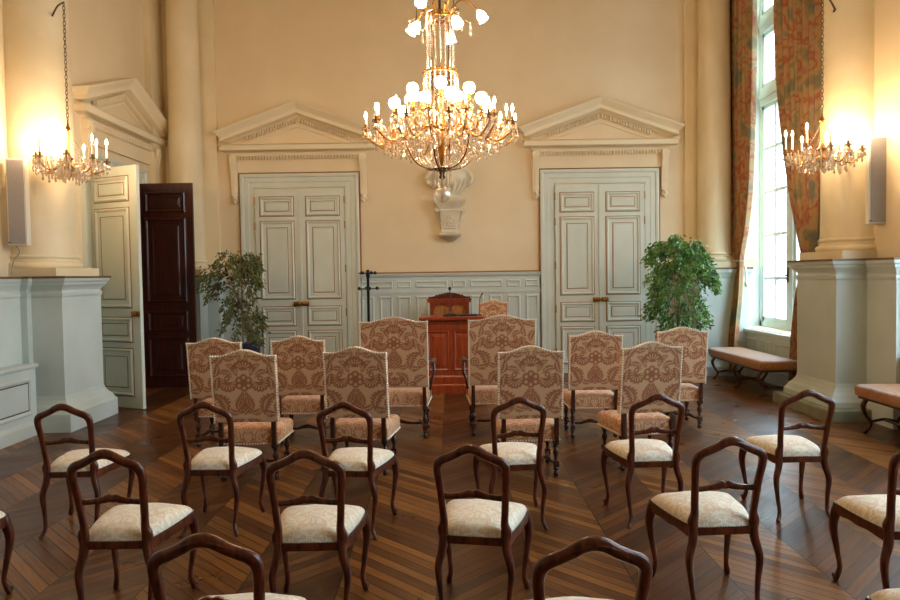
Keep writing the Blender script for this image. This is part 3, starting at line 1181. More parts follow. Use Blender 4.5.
side_specs = [
    # px, py, yaw deg, label
    (61, 404, 3, 'walnut side chair with cream seat in front of the left pedestal, leftmost of its row'),
    (203, 402, -2, 'walnut side chair with cream seat directly behind the leftmost high-backed chairs'),
    (343, 402, -7, 'walnut side chair with cream seat behind the nail-edged chair left of the armchairs'),
    (519, 397, 5, 'walnut side chair with cream seat straight behind the damask chair right of the aisle'),
    (658, 394, 2, 'walnut side chair with cream seat behind the damask chair turned to the left'),
    (809, 390, 0, 'walnut side chair with sunlit white seat nearest the right pier'),
    (103, 450, 0, 'walnut side chair in the middle row, overlapping the one by the left pedestal'),
    (304, 450, 1, 'walnut side chair with cream seat in the middle row left of centre'),
    (470, 445, -11, 'walnut side chair in the middle row turned slightly right, beside the empty aisle floor'),
    (732, 437, 3, 'walnut side chair with pale seat in the middle row in front of the right pier'),
    (202, 534, 0, 'large walnut chair back in the nearest row, lower left, seat cut by the frame'),
    (594, 537, 2, 'large walnut chair back in the nearest row, right of centre, seat cut by the frame'),
]
proto = side_chair()
SC = .968
proto.scale = (SC, SC, SC)
first = True
for px, py, yw, lb in side_specs:
    o = proto if first else copy_tree(proto)
    first = False
    o.location = chair_pose(px, py, R(yw), PTOP * SC); o.rotation_euler = (0, 0, R(yw))
    tag(o, lb, 'chair', GA)
for (x, y, yw, lb) in ((2.17, 3.36, -6, 'walnut side chair cut off by the right edge of the photo, its seat showing'),
                       (-2.52, 3.37, 0, 'walnut side chair cut off by the left edge, only its front corner showing'),
                       (1.73, 2.32, 0, 'walnut side chair at the lower right corner, only a seat corner showing')):
    o = copy_tree(proto)
    o.location = (x, y, 0); o.rotation_euler = (0, 0, R(yw))
    tag(o, lb, 'chair', GA)


# ------------------------------------------------------------------ damask motif (metres; x mirrored, t below the top)
def sstep(a, b, x):
    q = min(1, max(0, (x - a) / (b - a)))
    return q * q * (3 - 2 * q)


def motif(x, t):
    x = abs(x)
    e = .003
    dk = 0.0
    def disc(cx, cy, r):
        return 1 - sstep(r - e, r + e, math.hypot(x - cx, t - cy))
    def ell(cx, cy, a, b, ang):
        dx, dy = x - cx, t - cy
        u = dx * math.cos(ang) + dy * math.sin(ang); v = -dx * math.sin(ang) + dy * math.cos(ang)
        return math.hypot(u / a, v / b), u, v
    def ellm(cx, cy, a, b, ang):
        q, u, v = ell(cx, cy, a, b, ang)
        w = e / min(a, b)
        return 1 - sstep(1 - w, 1 + w, q)
    # fan shell with ribs
    def shell(cx, cy, r, ang, spread=1.5, lobes=7):
        dx, dy = x - cx, t - cy
        r *= 1.1
        rr = math.hypot(dx, dy)
        a = math.atan2(dy, dx) - ang
        a = (a + PI) % (2 * PI) - PI
        if abs(a) > spread: return 0
        edge = r * (.88 + .12 * abs(math.cos(a * lobes / spread * PI / 2)))
        m_ = 1 - sstep(edge - e, edge + e, rr)
        rib = sstep(.15, .45, math.cos(a * lobes / spread * PI)) * sstep(.25 * r, .4 * r, rr) * (1 - sstep(.72 * r, .8 * r, rr))
        return m_ * (1 - rib)
    # a leaf with serrated border and a light vein
    def leafm(cx, cy, ln, wd, ang, curve=0.0):
        dx, dy = x - cx, t - cy
        u = dx * math.cos(ang) + dy * math.sin(ang); v = -dx * math.sin(ang) + dy * math.cos(ang)
        v -= curve * u * u
        ln *= 1.15; wd *= 1.35
        q = u / ln
        if abs(q) >= 1: return 0
        wdt = wd * (1 - q * q) ** .8 * (.80 + .20 * math.cos(q * 22 + 1.5 * v / wd))
        m_ = 1 - sstep(wdt - e, wdt + e, abs(v))
        vein = (1 - sstep(.0025, .006, abs(v))) * (1 - sstep(.6, .8, abs(q)))
        side = sstep(.75, .95, math.cos(q * 30 - abs(v) / wd * 4)) * (1 - sstep(.5, .75, abs(v) / wd)) * .8
        return m_ * (1 - max(vein, side))
    # rosette
    dx, dy = x, t - .262
    rr = math.hypot(dx, dy); a = math.atan2(dy, dx)
    pet = 0
    for k in range(7):
        an = 2 * PI * k / 6 + PI / 6
        for sx in (1, -1):
            cx, cy = .043 * math.cos(an) * sx, .262 + .043 * math.sin(an)
            q = math.hypot(x - cx, t - cy)
            pet = max(pet, (1 - sstep(.029 - e, .029 + e, q)) * (1 - (1 - sstep(.010, .016, q)) * .9))
    core = 1 - sstep(.018, .022, rr)
    dk = max(dk, pet, core)
    halo = sstep(.068, .074, rr) * (1 - sstep(.080, .086, rr))
    # top palmette
    dk = max(dk, shell(0, .165, .085, -PI / 2, 1.35, 7))
    dk = max(dk, leafm(.075, .145, .055, .024, -.9, 6))
    dk = max(dk, leafm(.115, .065, .06, .022, -.1, -5))
    dk = max(dk, leafm(.03, .055, .035, .015, -1.3))
    dk = max(dk, leafm(.185, .075, .05, .026, .9, 6))
    dk = max(dk, leafm(.135, .175, .055, .020, -.35, 7))
    dk = max(dk, leafm(.205, .165, .05, .022, 1.3, -5))
    # shells flanking
    dk = max(dk, shell(.125, .255, .075, PI / 2 - .25, 1.9, 9))
    dk = max(dk, disc(.13, .225, .022) * (1 - disc(.13, .225, .010)))
    dk = max(dk, leafm(.215, .265, .05, .022, PI / 2 - .2, 4))
    # stem fan under the rosette
    if x < .10 and .335 < t < .52:
        cy = .335
        hw = .022 + (t - cy) * .75
        if t > .41: hw = min(hw, .078 * math.sqrt(max(0, 1 - ((t - .43) / .09) ** 2)))
        m_ = 1 - sstep(hw - e, hw + e, x)
        if t > .395 + x * .9:
            g = max(sstep(.80, .95, math.cos((x + t) * 380)), sstep(.80, .95, math.cos((x - t) * 380)))
            m_ *= 1 - g * .9
        else:
            m_ *= 1 - sstep(.5, .8, math.cos(math.atan2(x, t - .30) * 34)) * .8
        dk = max(dk, m_)
    # big leaves flanking the pineapple
    dk = max(dk, leafm(.165, .415, .085, .040, -1.05, 4))
    dk = max(dk, leafm(.215, .37, .04, .018, -.5, 6))
    dk = max(dk, leafm(.095, .50, .055, .022, -.35, -6))
    dk = max(dk, leafm(.19, .515, .06, .026, .2, -5))
    # extra repeats that only the taller, wider backs show
    dk = max(dk, shell(0, .60, .085, PI / 2, 1.5, 7))
    dk = max(dk, leafm(.095, .60, .075, .032, .9, 5))
    dk = max(dk, disc(.27, .46, .045) * (1 - .9 * (disc(.27, .46, .032) - disc(.27, .46, .022))) * (1 - .9 * disc(.27, .46, .009)))
    dk = max(dk, leafm(.27, .33, .06, .030, 1.35, 5))
    dk = max(dk, leafm(.285, .20, .055, .026, -1.2, 5))
    dk = max(dk, leafm(.27, .085, .05, .026, .3, 6))
    dk = max(dk, leafm(.235, .61, .065, .030, -.6, 5))
    dk = max(dk, leafm(.18, .665, .04, .018, .3, 5))
    return dk


# ------------------------------------------------------------------ upholstered high backs
def turned_leg(b, x, y, h):
    pr = [(.012, 0), (.020, .006), (.024, .022), (.018, .038), (.012, .045), (.022, .055), (.024, .065), (.018, .075)]
    b.lathe(pr, x, y, 0, 12)
    b.bbox(x - .022, x + .022, y - .022, y + .022, .075, .125, .004)
    pr = [(.012, .125), (.020, .132), (.013, .142), (.015, .16), (.024, .185), (.025, .20), (.015, .225), (.011, .235), (.020, .243), (.020, .250), (.013, .258), (.017, h - .05), (.022, h - .04), (.014, h - .03)]
    pr = [(r, z) for r, z in pr]
    b.lathe(pr, x, y, 0, 12)
    b.bbox(x - .022, x + .022, y - .022, y + .022, h - .03, h + .02, .004)


def high_chair(wd, top, zb, seat_top, arms):
    t = empty('armchair' if arms else 'upholstered_chair')
    hw = wd / 2
    sd = .46 if not arms else .52
    yb = -sd / 2
    zs0 = seat_top - .13
    def yback(z):
        return yb - .02 - (z - zb) * .13
    def ztop(x):
        q = min(abs(x) / (hw * .78), 1)
        return top - .048 + .048 * (.5 + .5 * math.cos(PI * q))
    # backrest
    st = .0065
    nx = int(wd / st); nz = int((top - zb) / st)
    b = MB(); attr = []
    vs = []; fs = []
    th = .055
    for side in (0, 1):
        for i in range(nx + 1):
            x = -hw + wd * i / nx
            zt = ztop(x)
            for j in range(nz + 1):
                q = j / nz
                z = zb + (zt - zb) * q
                ed = min(1, (hw - abs(x)) / .03) * min(1, q * (zt - zb) / .03) * min(1, (1 - q) * (zt - zb) / .03)
                puff = .006 * math.sqrt(max(0, ed)) if side == 0 else .03 * math.sqrt(max(0, ed))
                y = yback(z) - (puff if side == 0 else -(th + puff))
                vs.append((x, y, z))
                attr.append(motif(x, top - z))
    m1 = nz + 1
    off = (nx + 1) * m1
    for i in range(nx):
        for j in range(nz):
            a = i * m1 + j
            fs.append((a, a + m1, a + m1 + 1, a + 1))
            fs.append((off + a, off + a + 1, off + a + m1 + 1, off + a + m1))
    for i in range(nx):
        a = i * m1
        fs.append((a, off + a, off + a + m1, a + m1))
        a = i * m1 + nz
        fs.append((a, a + m1, off + a + m1, off + a))
    for j in range(nz):
        fs.append((j, j + 1, off + j + 1, off + j))
        a = nx * m1 + j
        fs.append((a, off + a, off + a + 1, a + 1))
    b.v = vs; b.f = fs; b.attr = attr
    br = b.build('backrest', M['damask'], t, smooth=50)
    # nails
    b = MB()
    ln = int((top - zb) / .021)
    for sx in (-1, 1):
        zt = ztop(hw)
        for k in range(ln):
            z = zb + (zt - zb) * k / (ln - 1)
            b.sphere((sx * (hw - .004), yback(z) - .003, z), .0088, 6, 4)
    k2 = int(wd / .021)
    for k in range(k2 + 1):
        x = -hw + wd * k / k2
        z = ztop(x) - .003
        b.sphere((x, yback(z) - .002, z), .0088, 6, 4)
    b.build('nail_trim', M['nail'], br)
    # posts
    for sx in (-1, 1):
        b = MB()
        b.sweep([(sx * (hw - .045), yb + .0, zs0 - .02), (sx * (hw - .045), yb + .0, seat_top), (sx * (hw - .045), yback(zb + .1) + .03, zb + .1)], .024, .024, up=(0, 1, 0), seg=4, power=1)
        b.build('back_post', M['wood2'], t)
    # seat
    b = MB()
    n = 20
    vs = []; fs = []
    fw, rw = hw + .00, hw - .02
    def ring(z, o, bulge=0):
        out = []
        for (x, y) in outline:
            out.append((x * (1 + o), y * (1 + o), z))
        return out
    outline = []
    per = 10
    cs = [(-rw, yb + .01), (rw, yb + .01), (fw, -yb), (-fw, -yb)]
    for k in range(4):
        x0, y0 = cs[k]; x1, y1 = cs[(k + 1) % 4]
        for j in range(per):
            q = j / per
            outline.append((x0 + (x1 - x0) * q, y0 + (y1 - y0) * q))
    rings = [(zs0, -.01), (zs0 + .02, .0), (zs0 + .07, .012), (seat_top - .03, .006), (seat_top - .010, -.03), (seat_top + .003, -.12), (seat_top + .014, -.35), (seat_top + .020, -.7)]
    K = len(outline)
    for z, o in rings:
        for (x, y) in outline:
            vs.append((x * (1 + o), y * (1 + o), z))
    for i in range(len(rings) - 1):
        for j in range(K):
            l = (j + 1) % K
            fs.append((i * K + j, i * K + l, (i + 1) * K + l, (i + 1) * K + j))
    fs.append(tuple(reversed(range(K)))); fs.append(tuple((len(rings) - 1) * K + j for j in range(K)))
    b.add(vs, fs)
    b.build('seat', M['seat2'], t, smooth=60)
    b = MB()
    for k in (0, 1, 3):
        x0, y0 = cs[k]; x1, y1 = cs[(k + 1) % 4]
        l = math.hypot(x1 - x0, y1 - y0)
        nn = int(l / .022)
        for j in range(nn + 1):
            q = j / nn
            b.sphere(((x0 + (x1 - x0) * q) * 1.003, (y0 + (y1 - y0) * q) * 1.003, zs0 + .012), .0088, 6, 4)
    b.build('nail_trim', M['nail'], t)
    # legs
    lx, ly = hw - .045, -yb - .035
    for sx in (-1, 1):
        for sy in (-1, 1):
            b = MB(); turned_leg(b, sx * lx, sy * ly, zs0)
            b.build('leg', M['wood2'], t, smooth=40)
    # stretcher, H with a scrolled front
    b = MB()
    for sx in (-1, 1):
        p = cr_path([(sx * lx, -ly, .10, .016), (sx * (lx - .02), -ly * .5, .095, .013), (sx * (lx - .035), 0, .105, .019), (sx * (lx - .02), ly * .5, .095, .013), (sx * lx, ly, .10, .016)], 4)
        b.sweep([q[:3] for q in p], [q[3] for q in p], [q[3] for q in p], up=(0, 0, 1), seg=8)
    p = cr_path([(-lx + .03, 0, .105, .014), (-lx * .5, .0, .10, .013), (-.06, 0, .112, .016), (0, 0, .125, .022), (.06, 0, .112, .016), (lx * .5, 0, .10, .013), (lx - .03, 0, .105, .014)], 4)
    b.sweep([q[:3] for q in p], [q[3] for q in p], [q[3] for q in p], up=(0, 0, 1), seg=8)
    b.build('stretcher', M['wood2'], t, smooth=50)
    if arms:
        for sx in (-1, 1):
            b = MB()
            p = cr_path([(sx * (hw - .03), yback(.78) + .05, .76, .016), (sx * (hw + .005), -.08, .745, .018), (sx * (hw + .03), .06, .725, .020), (sx * (hw + .035), .16, .735, .024), (sx * (hw + .035), .205, .715, .022), (sx * (hw + .03), .20, .685, .014)], 5)
            b.sweep([q[:3] for q in p], [q[3] for q in p], [q[3] * .9 for q in p], up=(0, 0, 1), seg=8)
            p = cr_path([(sx * (hw - .02), .12, zs0 + .02, .018), (sx * (hw + .01), .10, .52, .015), (sx * (hw + .035), .12, .60, .017), (sx * (hw + .032), .165, .70, .016)], 5)
            b.sweep([q[:3] for q in p], [q[3] for q in p], [q[3] for q in p], up=(0, 1, 0), seg=8)
            b.build('armrest', M['wood2'], t, smooth=50)
    return t


hp = high_chair(.51, 1.06, .478, .415, False)
GH = 'damask chairs with nail-edged high backs'
PT = Vector((0, -.23 - .02 - .56 * .13, 1.06))
specs = [
    (242, 350, 0, 'rust damask high-backed chair in the nearer row, leftmost of that row'),
    (354, 347, -6, 'rust damask high-backed chair just left of the left damask armchair'),
    (531, 346, 2, 'rust damask high-backed chair overlapping the right damask armchair'),
    (653, 342, 9, 'pale damask high-backed chair turned left, in front of the chair by the right plant'),
    (213, 338, 0, 'damask high-backed chair at far left in front of the potted plant, partly hidden by another'),
    (297, 336, -2, 'damask high-backed chair standing before the left double door'),
    (596, 331, 0, 'damask high-backed chair standing before the right double door'),
    (683, 327, 0, 'damask high-backed chair in front of the right-hand plant, nearest the bench'),
]
first = True
for px, py, yw, lb in specs:
    o = hp if first else copy_tree(hp)
    first = False
    o.location = chair_pose(px, py, R(yw), PT); o.rotation_euler = (0, 0, R(yw))
    tag(o, lb, 'chair', GH)
ap = high_chair(.665, 1.22, .515, .445, True)
PT2 = Vector((0, -.26 - .02 - .69 * .13, 1.22))
ap.location = chair_pose(393, 317, R(-1), PT2); ap.rotation_euler = (0, 0, R(-1))
tag(ap, 'tall damask armchair left of the aisle, beside the reading desk', 'armchair', 'tall damask armchairs before the desk')
o = copy_tree(ap)
o.location = chair_pose(502, 315, R(1), PT2); o.rotation_euler = (0, 0, R(1))
tag(o, 'tall damask armchair right of the aisle, partly covering the desk', 'armchair', 'tall damask armchairs before the desk')
# small damask chair behind the desk
o = high_chair(.44, 1.25, .56, .47, False)
o.location = (.63, 10.6, 0)
tag(o, 'damask chair against the panelled wall, just right of the carved armchair', 'chair')

# ------------------------------------------------------------------ carved chair behind the desk
t = empty('carved_armchair', (-.01, 10.55, 0))
b = MB()
for sx in (-1, 1):
    b.bbox(sx * .27 - .03, sx * .27 + .03, .16, .22, 0, 1.24, .005)
b.box(-.27, .27, .165, .215, .86, .92); b.box(-.33, .33, .14, .235, 1.20, 1.245)
b.box(-.34, .34, .13, .24, 1.235, 1.26)
b.build('back_frame', M['redwood'], t)
b = MB(); b.box(-.25, .25, .195, .21, .5, 1.21); b.build('back_panel', M['oak'], t)
# crest with arched top
b = MB()
poly = [(-.32, 1.26)] + [(-.32 + .64 * k / 24, 1.285 + .07 * math.sin(PI * k / 24) ** 2 + (.01 if k in (0, 24) else 0)) for k in range(25)] + [(.32, 1.26)]
b.prism(poly, .16, .21, 'y')
for k in range(-4, 5):
    b.sphere((k * .05, .158, 1.295 + .035 * math.cos(k * .3)), .017, 6, 4)
b.build('crest', M['wood'], t)
# scalloped arch board
b = MB()
top_ = 1.20
pts = []
for k in range(41):
    x = -.24 + .48 * k / 40
    z = 1.155 - .045 * abs(math.sin(x / .24 * PI * 1.0)) ** .0 * 0
    z = 1.13 + .035 * abs(math.sin(PI * x / .24)) - .03 * math.exp(-(x / .03) ** 2) - (.04 if abs(x) > .225 else 0)
    pts.append((x, z))
b.prism(pts + [(.24, top_), (-.24, top_)], .166, .18, 'y')
b.build('scalloped_board', M['redwood'], t)
b = MB(); b.bbox(-.29, .29, -.28, .2, .42, .48, .006); b.build('seat', M['redwood'], t)
for sx in (-1, 1):
    b = MB(); b.bbox(sx * .27 - .03, sx * .27 + .03, -.28, -.22, 0, .70, .005); b.build('leg', M['redwood'], t)
    b = MB(); b.bbox(sx * .27 - .035, sx * .27 + .035, -.30, .18, .70, .74, .005); b.build('armrest', M['redwood'], t)
tag(t, 'carved oak and mahogany armchair with scalloped back behind the desk', 'armchair')

# ------------------------------------------------------------------ reading desk
t = empty('reading_desk', (0.01, 9.55, 0))
b = MB()
b.box(-.36, .36, 0, .5, .24, .99)
b.X = Matrix.Translation((0, 0, 0))
for sx in (-1, 1):
    a, c = sorted((sx * .03, sx * .325))
    b.ring_panel(a, c, .31, .86, [(0, 0), (.012, .014), (.03, .004), (.04, .002), (.085, .012), (.09, .012)], 0)
b.box(-.37, .37, -.012, .5, .88, .93)
b.build('desk_body', M['redwood'], t)
b = MB()
b.loft_rect(-.36, .36, 0, .5, [(0, .03), (.11, .03), (.125, .02), (.13, .012), (.22, .012), (.245, 0)])
b.build('plinth', M['redwood'], t)
b = MB()
b.loft_rect(-.38, .38, -.02, .52, [(.985, 0), (1.0, .03), (1.012, .055), (1.04, .058), (1.05, .05)])
b.build('desk_top', M['redwood'], t)
tag(t, 'red mahogany reading desk with two raised front panels', 'desk')
# microphone on the desk
t = empty('desk_microphone', (.0, 9.70, 1.052))
b = MB(); b.loft_rect(-.07, .07, -.05, .05, [(0, .03), (.012, .03), (.03, 0), (.035, -.01)]); b.build('base', M['black'], t)
b = MB(); b.sweep([(0, 0, .03), (0, .0, .2), (0, -.005, .36)], .006, .006, up=(0, 1, 0), seg=6); b.sweep([(-.03, 0, .02), (-.02, 0, .07), (0, 0, .10)], .006, .006, seg=6); b.sweep([(.03, 0, .02), (.02, 0, .07), (0, 0, .10)], .006, .006, seg=6)
b.build('gooseneck', M['black'], t, smooth=True)
b = MB(); b.sphere((0, -.005, .38), .022, 8, 8, 1.3); b.build('windscreen', M['black'], t, smooth=True)
tag(t, 'black microphone on a thin straight stalk on the reading desk', 'microphone')
t = empty('gooseneck_microphone', (.42, 9.78, 1.052))
t.location = (.405, 9.80, 1.05)
b = MB(); b.lathe([(.035, 0), (.035, .012), (.012, .02)], 0, 0, 0, 14); b.build('base', M['black'], t)
b = MB(); p = cr_path([(0, 0, .015), (.0, 0, .12), (.01, -.005, .22), (.03, -.02, .28)], 5); b.sweep(p, .005, .005, up=(0, 1, 0), seg=6); b.build('gooseneck', M['black'], t, smooth=True)
b = MB(); b.sweep([(.03, -.02, .28), (.055, -.03, .315)], .009, .009, up=(0, 1, 0), seg=8); b.build('capsule', M['black'], t)
tag(t, 'small curved gooseneck microphone at the right end of the desk', 'microphone')
t = empty('document_folder', (.24, 9.72, 1.051), R(8))
b = MB(); b.bbox(-.13, .13, -.09, .09, 0, .022, .003); b.build('cover', M['black'], t)
b = MB(); b.box(-.12, .136, -.086, .086, .004, .018); b.build('pages', M['paper'], t)
tag(t, 'dark folder with white pages lying on the desk beside the microphone', 'folder')

# ------------------------------------------------------------------ coat rack
p = at_y(368, 300, 10.85)
t = empty('coat_rack', (p.x, 10.9, 0))
b = MB(); b.lathe([(.18, 0), (.18, .02), (.05, .035), (.022, .06), (.022, 1.60), (.03, 1.61), (.03, 1.70), (.022, 1.72), (1e-5, 1.725)], 0, 0, 0, 16); b.build('pole', M['black'], t, smooth=40)
for z, n_, rr in ((1.66, 5, .115), (1.42, 4, .14)):
    for k in range(n_):
        a = 2 * PI * k / n_ + .3
        b = MB()
        b.sweep([(.015 * math.cos(a), .015 * math.sin(a), z), (rr * .9 * math.cos(a), rr * .9 * math.sin(a), z + .01)], .009, .009, up=(0, 0, 1), seg=6)
        b.sphere((rr * math.cos(a), rr * math.sin(a), z + .012), .027, 8, 6)
        b.build('peg', M['black'], t, smooth=True)
tag(t, 'slim black coat rack with round-tipped pegs beside the left double door', 'coat rack')

# ------------------------------------------------------------------ benches
def bench(x0, x1, y0, y1, label, seed):
    t = empty('upholstered_bench', ((x0 + x1) / 2, (y0 + y1) / 2, 0))
    w2, l2 = (x1 - x0) / 2, (y1 - y0) / 2
    b = MB()
    b.loft_rect(-w2, w2, -l2, l2, [(.36, -.01), (.375, 0), (.44, .004), (.465, -.008), (.478, -.05), (.485, -.15)])
    b.build('seat', M['bench'], t, smooth=50)
    b = MB()
    b.box(-w2 + .02, w2 - .02, -l2 + .02, l2 - .02, .335, .365)
    b.build('seat_frame', M['wood2'], t)
    n_ = 3
    for k in range(n_):
        y = -l2 + .10 + (2 * l2 - .2) * k / (n_ - 1)
        for sx in (-1, 1):
            b = MB()
            p = cr_path([(sx * (w2 - .06), y, .34, .022), (sx * (w2 - .02), y, .27, .022), (sx * (w2 - .05), y, .18, .016), (sx * (w2 - .10), y, .10, .016), (sx * (w2 - .06), y, .03, .018), (sx * (w2 - .03), y, .006, .02)], 5)
            b.sweep([q[:3] for q in p], [q[3] for q in p], [q[3] for q in p], up=(0, 1, 0), seg=8, power=.8)
            b.build('leg', M['wood2'], t, smooth=50)
        b = MB()
        b.sweep(cr_path([(-w2 + .09, y, .11), (0, y, .135), (w2 - .09, y, .11)], 5), .014, .014, up=(0, 1, 0), seg=8)
        b.build('stretcher', M['wood2'], t, smooth=50)
    b = MB()
    b.sweep([(0, -l2 + .1, .13), (0, 0, .12), (0, l2 - .1, .13)], .013, .013, up=(0, 0, 1), seg=8)
    b.build('stretcher', M['wood2'], t, smooth=50)
    tag(t, label, 'bench', 'long upholstered benches along the right wall')
    return t


bench(3.88, 4.40, 8.75, 10.50, 'long tan upholstered bench beneath the tall window', 1)
bench(4.03, 4.49, 5.1, 6.95, 'rust upholstered bench cut off by the right edge, before the right pier', 2)


# ------------------------------------------------------------------ curtains
def curtain(name, ypairs, x0, folds, label, seed):
    """ypairs: [(z, ya, yb, xshift)] top to bottom: spans in y at each height"""
    rnd = random.Random(seed)
    ys = cr_path(ypairs, 8)
    nU = folds * 8
    vs = []; fs = []
    ph = rnd.random() * 6
    for (z, ya, yb, xs) in ys:
        wdt = abs(yb - ya)
        amp = min(.05, .03 + .10 * wdt / folds)
        for i in range(nU + 1):
            u = i / nU
            y = ya + (yb - ya) * u
            a = math.sin(u * folds * 2 * PI + ph + .5 * math.sin(3 * u + z * .4)) + .3 * math.sin(u * folds * 4.7 + z * .5)
            vs.append((x0 + xs - amp * a, y, z))
    m1 = nU + 1
    for r_ in range(len(ys) - 1):
        for i in range(nU):
            fs.append((r_ * m1 + i, r_ * m1 + i + 1, (r_ + 1) * m1 + i + 1, (r_ + 1) * m1 + i))
    b = MB(); b.v = vs; b.f = fs
    global FIXN
    FIXN = False
    o = b.build(name, M['curtain'], None, smooth=80)
    FIXN = True
    sm_ = o.modifiers.new('thickness', 'SOLIDIFY'); sm_.thickness = .006
    return tag(o, label, 'curtain', 'floral curtains at the tall window')


c1 = curtain('curtain', [(6.4, 10.25, 11.10, 0), (4.5, 10.27, 11.10, 0), (3.0, 10.36, 11.05, .0), (2.3, 10.48, 11.0, -.01), (1.85, 10.62, 10.92, -.03), (1.70, 10.64, 10.90, -.03), (1.3, 10.60, 11.0, -.06), (.7, 10.58, 11.10, -.12), (.06, 10.60, 11.12, -.15)], 4.47, 7,
             'floral curtain tied back at the far side of the window, hanging behind the bench', 3)
b = MB(); b.sweep([(4.38, 10.68, 1.77), (4.45, 10.60, 1.76), (4.52, 10.78, 1.78), (4.47, 10.95, 1.79), (4.37, 10.85, 1.78)], .022, .008, up=(0, 0, 1), seg=6, closed=True)
b.sweep(cr_path([(4.46, 10.60, 1.72), (4.47, 10.56, 1.6), (4.47, 10.55, 1.45)], 4), .012, .012, seg=6)
b.sphere((4.47, 10.55, 1.42), .03, 8, 6, 1.8)
tb = b.build('tieback', M['nail'], c1, smooth=True)
c2 = curtain('curtain', [(6.4, 8.52, 9.72, 0), (4.5, 8.52, 9.66, 0), (3.4, 8.54, 9.48, .0), (2.6, 8.58, 9.26, .0), (2.0, 8.62, 9.02, .0), (1.70, 8.68, 8.92, .0), (1.3, 8.66, 9.08, .0), (.7, 8.64, 9.2, .0), (.06, 8.62, 9.25, .0)], 4.50, 9,
             'floral curtain at the near side of the window, half behind the right column', 5)
r_ = MB(); r_.sweep([(4.48, 8.45, 6.43), (4.48, 11.2, 6.43)], .02, .02, up=(0, 0, 1), seg=10)
r_ = r_.build('curtain_rod', M['brass'])
tag(r_, 'brass rod the floral curtains hang from above the window', 'curtain rod')


# ------------------------------------------------------------------ speakers
def speaker(loc, rz, label):
    t = empty('wall_speaker', loc, rz)
    b = MB(); b.bbox(-.092, .092, -.05, .05, 0, .92, .008); b.build('case', M['speakerbox'], t)
    b = MB(); b.bbox(-.078, .078, -.058, -.045, .02, .90, .004); b.build('grille', M['speaker'], t)
    b = MB(); b.box(-.04, .04, .05, .14, .2, .26); b.box(-.04, .04, .05, .14, .66, .72); b.build('bracket', M['black'], t)
    b = MB(); b.box(-.092, -.062, -.06, -.058, .03, .04); b.build('badge', M['black'], t)
    tag(t, label, 'speaker', 'slim column loudspeakers on the piers')


speaker((-4.575, 7.48, 2.0), R(10), 'slim grey column loudspeaker mounted on the left pier')
speaker((4.545, 7.46, 2.09), R(-12), 'slim grey column loudspeaker mounted on the right pier')
b = MB()
b.sweep(cr_path([(-4.60, 7.45, 2.0), (-4.56, 7.45, 1.93), (-4.63, 7.45, 1.84), (-4.66, 7.45, 1.69)], 6), .006, .006, up=(0, 1, 0), seg=6)
tag(b.build('speaker_cable', M['speaker']), 'thin grey cable drooping below the left column loudspeaker', 'cable')


